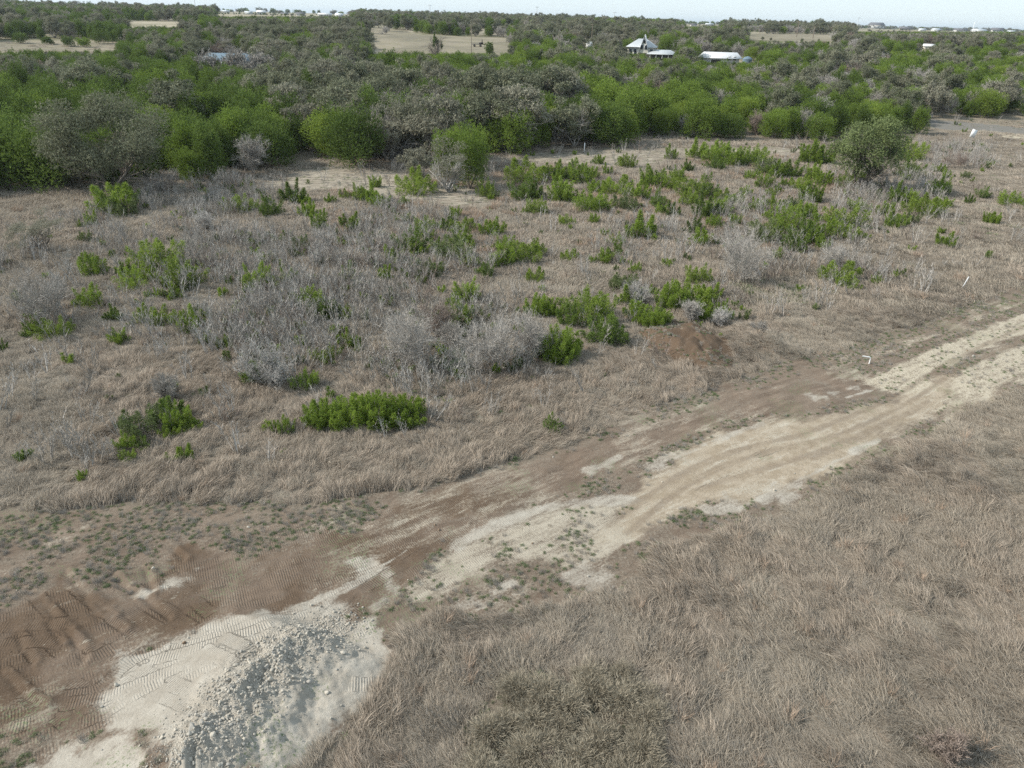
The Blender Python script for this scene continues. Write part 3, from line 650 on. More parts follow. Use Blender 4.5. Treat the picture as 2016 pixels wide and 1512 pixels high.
# grey saplings and whips: thickets nobody could count
BR_POLY = [(wp(p), k) for p, k in (([(360, 470), (450, 450), (620, 470), (760, 440), (790, 560), (700, 640), (660, 720), (520, 740), (400, 680), (380, 600)], 1.0), ([(270, 370), (470, 355), (560, 390), (540, 420), (400, 430), (270, 420)], 1.3), ([(700, 420), (860, 420), (1000, 470), (1000, 530), (860, 560), (720, 540)], .7),
    ([(0, 520), (150, 520), (170, 620), (0, 660)], .7), ([(1380, 400), (1500, 380), (1700, 390), (1750, 440), (1500, 560), (1380, 520)], .5), ([(1580, 480), (1700, 480), (1720, 560), (1560, 570)], .7), ([(1800, 290), (1930, 280), (1960, 330), (1800, 340)], 1.2), ([(1640, 340), (1850, 340), (1860, 400), (1660, 410)], .8),
    ([(700, 600), (1040, 600), (1060, 760), (880, 770), (700, 740)], .6), ([(1150, 440), (1380, 420), (1380, 520), (1150, 540)], .35), ([(150, 430), (500, 440), (520, 640), (300, 700), (180, 640)], .35))]
def make_brush():
    src = []
    for i in range(8):
        n = 5 + i % 3; a = rng.random(n) * 6.28; P = np.stack([np.cos(a) * .25, np.sin(a) * .25, a * 0 - .05], 1) * rng.uniform(.2, 1.3, (n, 1)); D = unit(np.stack([np.cos(a) * .25, np.sin(a) * .25, a * 0 + 1], 1) + rng.normal(size=(n, 3)) * .12); h = rng.uniform(1.0, 1.9, n)
        parts = [needles(P, D, h, .05, 0, .5 + .5 * rng.random(n))]; k = 9
        for lev in range(2):
            t = rng.uniform(.25, .95, (len(P) * k, 1)); ii = np.repeat(np.arange(len(P)), k); Q = P[ii] + D[ii] * h[ii][:, None] * t; Dn = unit(D[ii] + sph(len(ii)) * .75 + np.array([0, 0, .3])); hh = h[ii] * .33 * rng.uniform(.5, 1, len(ii))
            parts.append(needles(Q, Dn, hh, .024, 0, rng.random(len(ii)))); P, D, h, k = Q, Dn, hh, 3
        src.append(build('sapling', parts, MG[['twig', 'twigp', 'twig', 'twigp', 'twigb', 'twig', 'twigp', 'twig'][i]]))
    for i in range(4): c_, t_ = spire_bush(.8, .7, ['junb', 'jung', 'jund', 'junb'][i], 260, 4, .16); src.append(c_)
    x, y = sample_field(60000, 30, 260, .7)
    pxb, pyb, _ = proj(x, y, x * 0); UP = np.interp(pxb, [0, 560, 960, 1480, 1800, 2016], [985, 975, 900, 725, 630, 545]); p = np.full(len(x), .045) * (sdist(x, y, FOREST) < 0) * (pyb < UP - 45)
    for P, k in BR_POLY: p = np.maximum(p, k * 1.15 * soft(x, y, P, 2, 3, 4, 91) * ss(.35, .6, fbm(x, y, 3, 92)))
    p *= (sdist(x, y, DIST) < -1) * (sdist(x, y, MND) < 0); keep = rng.random(len(x)) < p; x = x[keep]; y = y[keep]; n = len(x)
    s = rng.uniform(.5, 1.45, n)[:, None] * np.array([1.1, 1.1, 1])
    scatter('brush', src, np.stack([x, y, ground_z(x, y)], 1), np.stack([rng.normal(size=n) * .08, rng.normal(size=n) * .08, rng.random(n) * 6.28], 1), s, np.where(rng.random(n) < .20, rng.integers(8, 12, n), rng.integers(0, 8, n)), 'grey leafless saplings and whips standing in thickets among the grass')
    # broomweed clouds near the camera
    W = [weed_ball(MG['weed'], .45) for _ in range(4)]
    P1 = wp([(960, 1400), (1010, 1345), (1150, 1330), (1230, 1320), (1290, 1390), (1290, 1600), (900, 1600), (920, 1480)])
    mn = P1.min(0); mx = P1.max(0); x = rng.uniform(mn[0], mx[0], 250); y = rng.uniform(mn[1], mx[1], 250); k = (sdist(x, y, P1) > 0) & (fbm(x, y, 1.5, 95) > .5); x = x[k]; y = y[k]; n = len(x)
    s = rng.uniform(.5, 1.9, n)[:, None] * np.array([1, 1, .75])
    scatter('broomweed', W, np.stack([x, y, ground_z(x, y) + .25], 1), np.stack([x * 0, x * 0, rng.random(n) * 6.28], 1), s, rng.integers(0, 4, n), 'rounded clouds of grey tan dead broomweed')
make_brush()

# ------------------------------------------------------------------ individual plants
LAND = []     # landmarks for the labels: (name, x, y)
for nm, px, py in (('broad juniper clump', 720, 835), ('large bare bush by the green weeds', 800, 725), ('pale branching bare shrub', 965, 735), ('big bright juniper', 1098, 705), ('bare brown dirt mound', 1360, 705),
        ('lone oak in the clearing', 1690, 372), ('white survey stake', 1895, 568), ('dome shaped bare bush', 1450, 560), ('leaning mesquite', 80, 500), ('huge grey oak', 220, 385), ('gnarled bare oak', 882, 378),
        ('white stake before the wood', 1150, 300), ('pale litter bank', 660, 350), ('grey brush thicket', 500, 600), ('wide bare bush', 90, 640), ('upright juniper pair', 330, 850), ('white board', 1914, 270), ('open slope centre', 960, 500), ('bushy juniper patch', 1580, 480), ('yellow grass opening', 1300, 440)):
    q = at(px, py); LAND.append((nm, q[0], q[1]))
LANDF = []
for nm, px, py in (('huge grey oak', 220, 385), ('gnarled bare oak', 882, 378), ('pale litter bank', 640, 320), ('white stake', 1150, 296), ('white board', 1914, 255), ('lone oak', 1690, 280), ('hidden house', 450, 135), ('dead white snag', 890, 240), ('gabled house', 1265, 125), ('long white shed', 1415, 130), ('dry pasture', 860, 115), ('tall thin tree', 862, 130), ('grey winter thicket', 1680, 200), ('bend of the paved road', 1990, 235), ('small cream shed', 1828, 105), ('far end of the wood', 30, 200)):
    q = at(px, py); LANDF.append((nm, q[0], q[1]))
ORD = ['first', 'second', 'third', 'fourth', 'fifth', 'sixth', 'seventh', 'eighth', 'ninth', 'tenth', 'eleventh', 'twelfth', 'thirteenth', 'fourteenth', 'fifteenth', 'sixteenth', 'seventeenth']
def place(name, src, loc, s, rz, cat, group, tilt=(0, 0)):
    """a plant: an Empty with crown and trunk that share mesh data with their like"""
    r = bpy.data.objects.new(name, None); COL.objects.link(r); r.location = loc; r.rotation_euler = (tilt[0], tilt[1], rz); r.scale = s; r.empty_display_size = .2
    for nm, me in (('crown', src[0]), ('trunk', src[1])):
        c = bpy.data.objects.new(nm, me); COL.objects.link(c); c.parent = r
    r['category'] = cat; r['group'] = group
    return r
pending = []
def label_all(items, lands, fmt, limit=12, rest=None):
    by = {}
    for it in items:
        o, word, size = it; x, y = o.location.x, o.location.y
        j = min(range(len(lands)), key=lambda k: (lands[k][1] - x) ** 2 + ((lands[k][2] - y) * .6) ** 2)
        dx, dy = x - lands[j][1], (y - lands[j][2]) * .7
        side = ('right of' if dx > 0 else 'left of') if abs(dx) > abs(dy) else ('behind' if dy > 0 else 'in front of')
        by.setdefault((j, side), []).append((math.hypot(dx, dy), it))
    for (j, side), L in by.items():
        L.sort(key=lambda q: q[0])
        for i, (d, (o, word, size)) in enumerate(L):
            if i < limit: o['label'] = fmt % (size, word, ORD[i], side, lands[j][0])
            else: o['label'] = rest % (word, side, lands[j][0]); o['group'] = rest % (word, side, lands[j][0])

JL = """181 443 27;168 477 20;187 543 37;175 520 20;248 543 28;267 563 35;313 530 50;310 557 30;360 567 45;353 530 25;315 590 22;343 592 25;370 573 30;177 603 38;113 660 35;70 650 28;227 630 25;237 674 25;300 633 34;353 640 30;377 650 40;507 570 45;440 683 25;500 673 22;610 600 36;477 417 30;533 427 32;577 400 36;607 427 30;630 453 36;650 403 18;597 497 30;567 563 30;230 418 55;250 405 40;3 687 20;739 367 20;682 393 18;709 397 28;732 400 30;752 410 26;689 453 34;795 407 18;839 457 30;835 470 22;809 497 38;875 453 22;895 430 22;912 457 28;864 500 28;894 510 38;909 483 28;969 463 32;992 520 40;993 490 26;1029 513 34;1052 500 28;772 520 30;689 553 30;759 553 28;819 527 20;844 547 32;864 540 20;925 523 20;955 543 24;769 590 24;920 593 40;1052 553 28;679 623 24;692 680 32;905 640 45;1059 620 40;1078 617 34;1152 620 50;1170 640 50;1192 673 46;1118 640 38;1238 600 36;1250 625 34;1282 580 18;1224 567 28;1250 540 18;1312 530 18;1190 517 26;1212 507 24;1165 520 16;1120 513 22;1215 483 20;1262 470 46;1248 472 28;1192 465 16;1168 440 18;1114 443 20;1057 420 28;1032 393 34;1055 393 28;1105 397 42;1035 360 42;1088 357 36;1115 350 28;1142 360 38;1162 350 22;1168 377 22;1162 417 38;1182 413 26;1212 383 34;1232 330 24;1195 343 18;1178 323 16;1258 393 32;1235 413 28;1285 370 36;1312 373 28;1295 410 28;1318 427 26;1335 360 26;819 383 45;958 387 28;1370 310 30;1400 320 34;1420 305 26;1440 325 34;1470 325 32;1490 320 28;1410 332 22;1355 335 18;1320 312 22;1590 320 38;1617 322 38;1511 345 30;1504 372 28;1478 355 20;1530 350 28;1557 348 30;1544 368 16;1574 373 26;1516 388 16;1532 382 16;1601 355 30;1617 365 30;1597 397 36;1674 370 34;1787 315 36;1790 347 28;1760 397 34;1790 400 26;1817 420 38;1837 413 22;1794 437 20;1754 450 26;1771 443 24;1744 423 26;1687 413 22;1664 447 38;1697 470 14;1664 470 28;1511 410 24;1487 417 24;1530 417 26;1557 413 26;1511 433 20;1364 393 38;1387 390 34;1387 430 40;1414 423 30;1434 403 26;1357 407 26;1447 407 16;1467 387 18;1577 423 26;1590 433 30;1544 450 42;1530 477 36;1557 497 36;1584 480 44;1610 470 36;1634 463 30;1597 487 34;1510 477 36;1530 513 22;1404 453 28;1377 483 30;1367 457 24;1447 443 20;1646 555 38;1664 570 24;1859 485 24;1851 460 11;1957 440 22;1945 437 20;1990 403 24;2008 403 14;1934 387 17;1907 400 16;1861 408 16;1847 338 15;1862 350 16;1899 350 12;1854 377 26;1841 383 22;1761 547 12;1721 560 16;1374 560 34;1354 600 46;1377 597 34;1400 587 26;1424 627 34;1381 627 40;275 853 52;247 883 32;250 903 20;283 883 24;327 827 44;350 843 46;333 857 26;363 840 30;360 900 27;165 943 20;560 850 34;513 750 44;603 760 34;643 707 28;1085 847 28"""
items = []
for i, q in enumerate(JL.split(';')):
    px, py, hp = map(float, q.split()); p = at(px, py); h = hp / ppm(p) / .93; sx = h / 2.4
    src = JB[(i * 5 + (i // 7)) % 14]; sx *= 1.22; h *= 1.22; wd = sx * random.uniform(.9, 1.4)
    o = place('juniper_bush', src, (p[0], p[1], float(ground_z(p[0], p[1])) - .03), (wd, wd, sx * 1.05), random.random() * 6.28, 'juniper', 'young junipers scattered over the clearing')
    size = 'knee-high' if h < .9 else 'waist-high' if h < 1.5 else 'head-high' if h < 2.6 else 'tall'
    items.append((o, src[2], size))
    if i % 3 == 0 and hp > 24:
        src = JB[(i * 3 + 4) % 14]; a_ = random.random() * 6.28; f_ = random.uniform(.45, .75); dd = h * random.uniform(.45, .8); qx = p[0] + math.cos(a_) * dd; qy = p[1] + math.sin(a_) * dd
        o = place('juniper_bush', src, (qx, qy, float(ground_z(qx, qy)) - .03), (wd * f_, wd * f_, sx * f_), random.random() * 6.28, 'juniper', 'young junipers scattered over the clearing'); h2 = h * f_
        items.append((o, src[2], 'knee-high' if h2 < .9 else 'waist-high' if h2 < 1.5 else 'head-high' if h2 < 2.6 else 'tall'))
# broad clumps
for px, py, hp, wpx, k in ((640, 835, 62, 90, 0), (690, 838, 74, 90, 1), (745, 832, 72, 100, 3), (800, 828, 62, 95, 0), (640, 622, 44, 75, 2), (1098, 708, 78, 95, 1), (1320, 606, 58, 70, 3), (1290, 645, 44, 60, 0)):
    p = at(px, py); m = ppm(p); s = hp / m / 2.6; sw = wpx / m / 3.6
    o = place('juniper_bush', JBIG[k], (p[0], p[1], float(ground_z(p[0], p[1])) - .03), (sw, sw, s), random.random() * 6.28, 'juniper', 'young junipers scattered over the clearing'); items.append((o, JBIG[k][2], 'broad'))
label_all(items, LAND, '%s %s juniper, %s %s the %s', 17, '%s young juniper %s the %s')

# bare shrubs that stand out
def bare_shrub(px, py, hp, wpx, mat, label, dens=1.0, n0=9):
    p = at(px, py); m = ppm(p); h = hp / m / .93; w_ = wpx / m
    br = branches(h * .95, 3, n0, .55 * w_ / h, .9, base_r=.022, kids=(3, 4, 4), kink=.2)
    r = bpy.data.objects.new('bare_shrub', None); COL.objects.link(r); r.location = (p[0], p[1], float(ground_z(p[0], p[1])))
    obj('stem', build('stem', [tubes(*br[0])], MG[mat]), r)
    parts = []
    for k, wdt in ((1, .045), (2, .03), (3, .016)):
        A, B, ra, rb = br[k]; q = rng.random(len(A)) < (dens if k == 3 else 1); A = A[q]; B = B[q]; parts.append(needles(A, B - A, np.linalg.norm(B - A, axis=1) * 1.25, wdt, 0, .3 + .7 * rng.random(len(A))))
    obj('twigs', build('twigs', parts, MG[mat]), r); tag(r, label, 'shrub', 'bare shrubs standing out in the clearing')
for a in ((800, 728, 125, 150, 'twig', 'large rounded bare grey bush just behind the broad juniper clump'), (965, 738, 120, 110, 'twig', 'pale branching bare shrub with forked silvery stems beside the big bright juniper'), (1045, 715, 95, 70, 'twig', 'narrow bare shrub squeezed between the pale shrub and the big juniper'),
          (90, 640, 115, 165, 'twig', 'wide bare grey bush low on the slope near the leaning mesquite'), (1450, 560, 105, 135, 'twig', 'broad dome shaped bare bush on the slope below the lone oak'), (860, 660, 70, 70, 'twigb', 'brownish bare bush with dark seed heads behind the large rounded bush'), (1250, 600, 50, 45, 'twigp', 'small pale bare shrub among junipers above the dirt mound'),
          (1360, 635, 50, 45, 'twig', 'white stemmed bare shrub at the upper rim of the dirt mound'), (1415, 640, 40, 40, 'twigp', 'low pale bare shrub at the right rim of the dirt mound'), (1490, 665, 28, 70, 'twig', 'bleached tangle of dead brush on the bank beside the mound'), (530, 765, 90, 60, 'twigp', 'tall thin bare shrub over the dark juniper below the thicket'), (890, 690, 60, 60, 'twig', 'airy bare shrub on the rim of the green weeds'),
          (1640, 530, 50, 90, 'twig', 'low grey bare bush behind the single dark juniper near the stake'), (1880, 330, 32, 100, 'twigb', 'dark low winter bush at the far corner of the clearing'), (1070, 1505, 40, 34, 'twigb', 'small dead weed standing in the near grass below the broomweed'), (1860, 1500, 75, 42, 'twigb', 'dry brownish weed stalks standing in the near corner of the field'), (405, 455, 40, 35, 'twigp', 'small silvery bare sapling alone on the upper slope'),
          (330, 790, 60, 60, 'twig', 'thin grey bare shrub behind the pair of upright junipers')):
    bare_shrub(*a)

# hero oaks
def hero_tree(name, px, py, hp, wpx, kw, label, cat, lean=0, y_from=None):
    p = at(px, py); m = ppm(p); h = hp / m / .95; w_ = wpx / m
    src = kw.pop('fn')(h, w_, **kw)
    r = place(name, (src[0], src[1]), (p[0], p[1], float(ground_z(p[0], p[1]))), (1, 1, 1), 0, cat, None, (0, lean)); del r['group']; r['label'] = label; return r
hero_tree('live_oak', 225, 388, 205, 270, dict(fn=oak, mat='oak', bark='bark', nleaf=19000, leaf=.28, clumps=80, trunk_h=.2), 'huge spreading grey green oak at the near edge of the wood', 'oak tree')
hero_tree('live_oak', 1690, 376, 150, 152, dict(fn=oak, mat='oakd', bark='bark', nleaf=17000, leaf=.25, clumps=80, trunk_h=.4), 'lone dark green oak standing by itself in the clearing', 'oak tree')
hero_tree('live_oak', 882, 378, 105, 130, dict(fn=oak, mat='oakg', bark='twigp', nleaf=2200, leaf=.22, clumps=20, trunk_h=.4), 'gnarled half bare oak with a thick trunk jutting into the clearing', 'oak tree')
hero_tree('juniper_tree', 925, 372, 125, 80, dict(fn=juniper, mat='junw', nleaf=6200, lobes=22, shape='round', leaf=.30), 'tall green juniper crowding behind the gnarled bare oak', 'juniper')
hero_tree('juniper_tree', 878, 355, 115, 70, dict(fn=juniper, mat='junw', nleaf=5800, lobes=20, shape='round', leaf=.30), 'bright green juniper rising above the gnarled bare oak', 'juniper')
hero_tree('live_oak', 820, 365, 80, 90, dict(fn=oak, mat='oakg', bark='twig', nleaf=2400, leaf=.25, clumps=18), 'low grey oak thicket beside the gnarled bare oak', 'oak tree')
hero_tree('mesquite_tree', 95, 500, 85, 130, dict(fn=oak, mat='oakg', bark='bark', nleaf=2600, leaf=.14, clumps=20, spread=.9), 'leaning wispy mesquite with a dark slanting trunk near the clearing edge', 'tree', -.45)
hero_tree('live_oak', 770, 310, 120, 120, dict(fn=oak, mat='oakg', bark='twigp', nleaf=2600, leaf=.26, clumps=24), 'pale grey oak with tangled bare branches at the wood edge', 'oak tree')
hero_tree('pine_tree', 862, 128, 75, 26, dict(fn=oak, mat='jund', bark='bark', nleaf=500, leaf=.55, clumps=9, trunk_h=1.2, spread=.3), 'tall thin ragged tree standing above the wood before the dry pasture', 'tree')
hero_tree('live_oak', 1132, 78, 46, 64, dict(fn=oak, mat='oakb', bark='twig', nleaf=3500, leaf=.6, clumps=28), 'largest brown grey oak rising above the skyline beside the pasture', 'oak tree')
for px, py, hp, wpx, lb in ((415, 160, 62, 90, 'tall bare grey tree screening the left end of the low blue roofed house'), (470, 165, 72, 110, 'broad bare grey tree standing right before the low blue roofed house'), (525, 158, 60, 90, 'bare grey tree at the right end of the low blue roofed house'), (1165, 130, 34, 50, 'bare grey tree below the small white pump house')):
    hero_tree('bare_tree', px, py, hp, wpx, dict(fn=bare, mat='twig', dens=1.0, n0=9, up_=.9, tw=.17, levels=3), lb, 'bare tree')
p = at(890, 245)
br = branches(6.5, 1, 1, .3, 1, base_r=.16, kids=(3,)); r = bpy.data.objects.new('dead_snag', None); COL.objects.link(r); r.location = (p[0], p[1], float(ground_z(*p[:2])) + 1.5); tag(r, 'dead white forked snag sticking out above the grey oaks', 'dead tree')
obj('trunk', build('trunk', [tubes(*br[0], val=np.ones(len(br[0][0])))], MG['twigp']), r); obj('limbs', build('limbs', [tubes(*br[1], val=np.ones(len(br[1][0])))], MG['twigp']), r)

# ------------------------------------------------------------------ the wood
KZ = [  # px, py, rx, ry, (juniper, oak, bare), strength   : where the photo shows mostly one kind
    (60, 320, 110, 90, (1, .1, .02)), (200, 190, 160, 45, (.9, .4, .05)), (60, 130, 90, 30, (.2, .8, .5)), (330, 110, 60, 40, (1, .2, .05)), (450, 100, 110, 30, (.05, 1, .5)), (430, 190, 90, 40, (1, .15, .1)), (480, 290, 110, 60, (1, .1, .1)),
    (600, 190, 90, 60, (.25, 1, .2)), (740, 230, 90, 60, (.25, 1, .4)), (690, 300, 50, 40, (.7, .6, .1)), (840, 210, 40, 50, (1, .1, 0)), (800, 150, 150, 25, (1, .3, .1)), (1000, 230, 110, 60, (.2, 1, .2)), (1130, 250, 60, 50, (.9, .4, .2)), (950, 130, 200, 20, (1, .25, .15)),
    (1250, 140, 80, 20, (.2, .6, 1)), (1330, 200, 150, 60, (1, .12, .06)), (1530, 240, 160, 50, (1, .06, .04)), (1620, 160, 110, 22, (.15, .35, 1)), (1700, 180, 50, 25, (.3, .3, 1)), (1830, 140, 200, 30, (1, .2, .08)), (1850, 215, 40, 30, (.1, .1, 1)), (1960, 220, 70, 20, (.3, .2, 1)), (1800, 235, 60, 30, (1, .1, .2)),
    (1500, 110, 90, 12, (1, .4, .1)), (1150, 75, 120, 20, (.1, 1, .6)), (1600, 75, 350, 15, (.15, 1, .8)), (600, 55, 160, 20, (.15, 1, .5)), (200, 30, 200, 25, (.7, .9, .2)), (900, 50, 200, 10, (.2, 1, .2)), (1450, 85, 60, 12, (.4, .8, .5)), (130, 70, 110, 8, (1, .2, 0)), (1390, 135, 60, 12, (.2, .3, 1)), (700, 110, 60, 20, (.8, .5, .2))]
def kind_w(px, py):
    W = np.zeros((len(px), 3)) + np.array([.30, .08, .03])
    for cx, cy, rx, ry, kk in KZ:
        e = np.exp(-((px - cx) / rx) ** 2 - ((py - cy) / ry) ** 2)[:, None]; W += e * np.array(kk) * np.array([3.1, 1.2, 1.4])
    return W
def make_wood():
    def poisson(n, y0, y1, power, cell, margin=1.1):
        x, y = sample_field(n, y0, y1, power, margin); d = cell(y); key = {}; keep = []
        for i in range(n):
            c = d[i]; g = (int(x[i] // c), int(y[i] // c)); L = round(c * 4)
            ok = True
            for a in (-1, 0, 1):
                for b in (-1, 0, 1):
                    for j in key.get((L, g[0] + a, g[1] + b), ()):
                        if (x[j] - x[i]) ** 2 + (y[j] - y[i]) ** 2 < (c * .8) ** 2: ok = False; break
                    if not ok: break
                if not ok: break
            if ok: key.setdefault((L, *g), []).append(i); keep.append(i)
        return x[keep], y[keep]
    x1, y1 = poisson(9000, 95, 330, 1.6, lambda y: np.full(len(y), 4.5)); x2, y2 = poisson(26000, 330, 1100, 1.2, lambda y: np.where(y < 600, 6.5, 9.)); x3, y3 = sample_field(9000, 1100, 5200, .9, 1.1)
    x = np.concatenate([x1, x2, x3]); y = np.concatenate([y1, y2, y3]); sdv = sdist(x, y, FOREST, 10)
    k = (sdv > 1.8)
    for P, mg, op in ((MEADOW, -2, .05), (MEADOW2, -2, .04), (MEADOW3, -5, 0), (MEADOW4, -3, .02), (ROADA, -3, 0), (SHOULD, -2, 0)): k &= (sdist(x, y, P, 10) + (fbm(x, y, 25, 109) - .5) * 22 * (op > 0) < mg) | (rng.random(len(x)) < op)
    for px, py, rad, front in ((1258, 108, 8, 14), (1300, 112, 9, 14), (1415, 118, 11, 14), (1471, 120, 3, 8), (450, 125, 12, 14), (1828, 100, 9, 30), (225, 388, 5, 3), (1160, 90, 6, 20)):
        q = at(px, py); k &= ~((np.abs(x - q[0]) < rad) & (y < q[1] + rad) & (y > q[1] - front))
    x = x[k]; y = y[k]; z = ground_z(x, y); px, py, _ = proj(x, y, z + 3)
    # patchy open ground far away
    gap = (y > 500) & (fbm(x, y, 90, 101, 3) < .38); x, y, z, px, py = (q[~gap] for q in (x, y, z, px, py))
    W = kind_w(px, py); W = W * (.35 + 1.3 * np.stack([fbm(x, y, 18, 102 + j, 2) for j in range(3)], 1)) ** 1.4; W = W / W.sum(1, keepdims=True)
    u = rng.random(len(x)); kd = (u > W[:, 0]).astype(int) + (u > W[:, 0] + W[:, 1]); n = len(x)
    kd = np.where((rng.random(n) < .012), 3, kd)
    h = np.where(kd == 0, rng.uniform(4.6, 8.2, n), np.where(kd == 1, rng.uniform(6.0, 10.5, n), np.where(kd == 2, rng.uniform(5, 8, n), 6)))
    h *= np.where(y > 1000, 1.25, 1.0) * (.85 + .35 * fbm(x, y, 40, 107, 2)); h = np.where((px > 1450) & (kd == 0), h * .88, h); h = h * np.where((y < 190) & (px < 1300), 1.18, 1.0)
    # where the photo looks over the trees onto something (houses, fields, road), no tree before it stands taller than that view allows
    for x0, x1, yt, q in ((1226, 1300, 104, (1262, 112)), (1280, 1332, 112, (1300, 116)), (1370, 1400, 116, (1416, 122)), (1400, 1470, 119, (1416, 122)), (1455, 1486, 118, (1471, 122)), (395, 520, 122, (452, 132)), (735, 1000, 101, (860, 70)), (-60, 228, 98, (100, 82)), (1872, 2080, 250, (1950, 238)), (1150, 1172, 92, (1160, 94)), (1815, 1842, 97, (1828, 100)), (250, 350, 50, (300, 43)), (1475, 1645, 78, (1560, 70)), (1690, 2040, 61, (1850, 60.4)), (425, 690, 31, (560, 26.8)), (1350, 1420, 51, (1390, 48))):
        yb = at(*q)[1]; m_ = (y < yb - 2)
        for it in range(12):
            a_, b_, _ = proj(x, y, z + h); w_ = 3.2 * FPX / np.maximum(y, 1)
            bad = m_ & (a_ > x0 - w_ * .6) & (a_ < x1 + w_ * .6) & (b_ < yt); h = np.where(bad, h * .88, h)
    okk = h > 2.0; x, y, z, px, py, kd, h = (q[okk] for q in (x, y, z, px, py, kd, h)); n = len(x)
    base = {0: (JT, 6.5, 'juniper_tree', 'juniper'), 1: (OK_, 8, 'live_oak', 'oak tree'), 2: (BT, 6.5, 'bare_tree', 'bare tree'), 3: (SP, 5.5, 'spring_tree', 'tree')}
    var = rng.integers(0, 1000, n)
    # bright junipers to the right, dark ones to the left
    jb = np.array([0, 4, 5, 9, 0, 4, 9, 2, 5, 0, 4]); jd = np.array([i for i in range(10) if i % 5 in (1, 3)])
    pd = np.clip(.92 - px / 1700, .22, .85); dark = rng.random(n) < pd
    var = np.where(kd == 0, np.where(dark, jd[var % len(jd)], jb[var % len(jb)]), np.where(kd == 1, var % 8, np.where(kd == 2, var % 5, var % 2)))
    inview = (px > -80) & (px < 2100) & (py > -10) & (y < 600); vis = np.zeros(n, bool)
    cap = {0: 285, 1: 285, 2: 170, 3: 60}
    names = {0: 'junipers of the wood', 1: 'oaks of the wood', 2: 'leafless trees of the wood', 3: 'trees in fresh light green leaf'}
    for kk, (S, hb, nm, cat) in base.items():
        idx = np.where((kd == kk) & inview)[0]; idx = idx[np.argsort(y[idx] / h[idx])][:cap[kk]]; its = []
        for i in idx:
            s = h[i] / hb; sw = s * random.uniform(.9, 1.2); src = S[var[i]]
            o = place(nm, src, (x[i], y[i], z[i] - .1), (sw, sw, s), random.random() * 6.28, cat, names[kk]); its.append((o, src[2], 'tall' if h[i] > hb * 1.02 else 'low' if h[i] < hb * .8 else 'mid-sized')); vis[i] = True
        word = {0: 'juniper', 1: 'oak', 2: 'leafless tree', 3: 'fresh leafed tree'}[kk]
        label_all(its, LANDF, '%s %s ' + word + ', %s %s the %s', 12, '%s ' + word + ' deep in the wood %s the %s')
    r_ = ~vis; off = {0: 0, 1: 10, 2: 18, 3: 23}
    # crowns and trunks are joined for the far mass
    src = []
    for S in (JT, OK_, BT, SP):
        for c, t_, _ in S:
            me = bpy.data.meshes.new('far_tree'); bmv = []
            import bmesh
            b = bmesh.new(); b.from_mesh(c); k0 = len(b.faces); b.from_mesh(t_); b.faces.ensure_lookup_table()
            for f in b.faces[k0:]: f.material_index = 1
            b.to_mesh(me); b.free(); me.materials.append(c.materials[0]); me.materials.append(t_.materials[0]); src.append(me)
    idx = np.array([off[int(a)] for a in kd]) + var; hb = np.array([6.5, 8, 6.5, 5.5])[kd]; s = h / hb; sw = s * rng.uniform(.9, 1.25, n) * np.where(y > 1100, 1.5, 1)
    scatter('woodland', src, np.stack([x, y, z - .1], 1)[r_], np.stack([x * 0, x * 0, rng.random(n) * 6.28], 1)[r_], np.stack([sw, sw, s], 1)[r_], idx[r_], 'far mass of mixed juniper and oak woodland running to the horizon')
    print('wood', n, 'individual', vis.sum(), [int((kd == q).sum()) for q in range(4)])
make_wood()

# ------------------------------------------------------------------ haze
def box_mesh(name, a, b, mats=()):
    x0, y0, z0 = a; x1, y1, z1 = b
    V = [(x0, y0, z0), (x1, y0, z0), (x1, y1, z0), (x0, y1, z0), (x0, y0, z1), (x1, y0, z1), (x1, y1, z1), (x0, y1, z1)]
    F = [(0, 3, 2, 1), (4, 5, 6, 7), (0, 1, 5, 4), (1, 2, 6, 5), (2, 3, 7, 6), (3, 0, 4, 7)]
    return mesh_np(name, V, F, mats, False, False)
hm = bpy.data.materials.new('haze'); hm.use_nodes = True; t = hm.node_tree; t.nodes.clear(); hv = t.nodes.new('ShaderNodeVolumePrincipled'); ho = t.nodes.new('ShaderNodeOutputMaterial')
hv.inputs['Color'].default_value = (.80, .90, 1.0, 1); hv.inputs['Density'].default_value = .00007; hv.inputs['Anisotropy'].default_value = .2; t.links.new(hv.outputs[0], ho.inputs['Volume'])
HAZE = obj('haze', box_mesh('haze', (-41000, -900, -6), (41000, 41000, 90), (hm,)), kind='stuff')

# ------------------------------------------------------------------ buildings
def flat_mat(name, col, rough=.7, noise=.12, sc=3., metal=0., stripes=None):
    m, t, b = new_mat(name, rough, .3); g = N(t); P = g.n('ShaderNodeTexCoord').outputs['Object']
    c = g.mix(g.rng(g.noise(sc, 4, .6, P), .35, .7, 0, noise * 3), col, tuple(q * .6 for q in col))
    if stripes:
        wv = g.n('ShaderNodeTexWave'); wv.inputs['Scale'].default_value = stripes; g.l(P, wv.inputs['Vector']); c = g.mix(g.m('MULTIPLY', g.rng(wv.outputs[1], .8, 1), .3), c, tuple(q * .5 for q in col))
        bp = g.n('ShaderNodeBump'); bp.inputs['Distance'].default_value = .05; g.l(wv.outputs[1], bp.inputs['Height']); g.l(bp.outputs[0], b.inputs['Normal'])
    g.l(c, b.inputs['Base Color']); b.inputs['Metallic'].default_value = metal; return m
MR = flat_mat('pale_metal_roof', (.50, .53, .55), .45, .08, .5, .25, 1.6); MRW = flat_mat('white_metal_roof', (.66, .67, .68), .5, .06, .5, 0, 1.6); MRB = flat_mat('blue_grey_roof', (.14, .20, .25), .9, .1, .5, 0, 1.6)
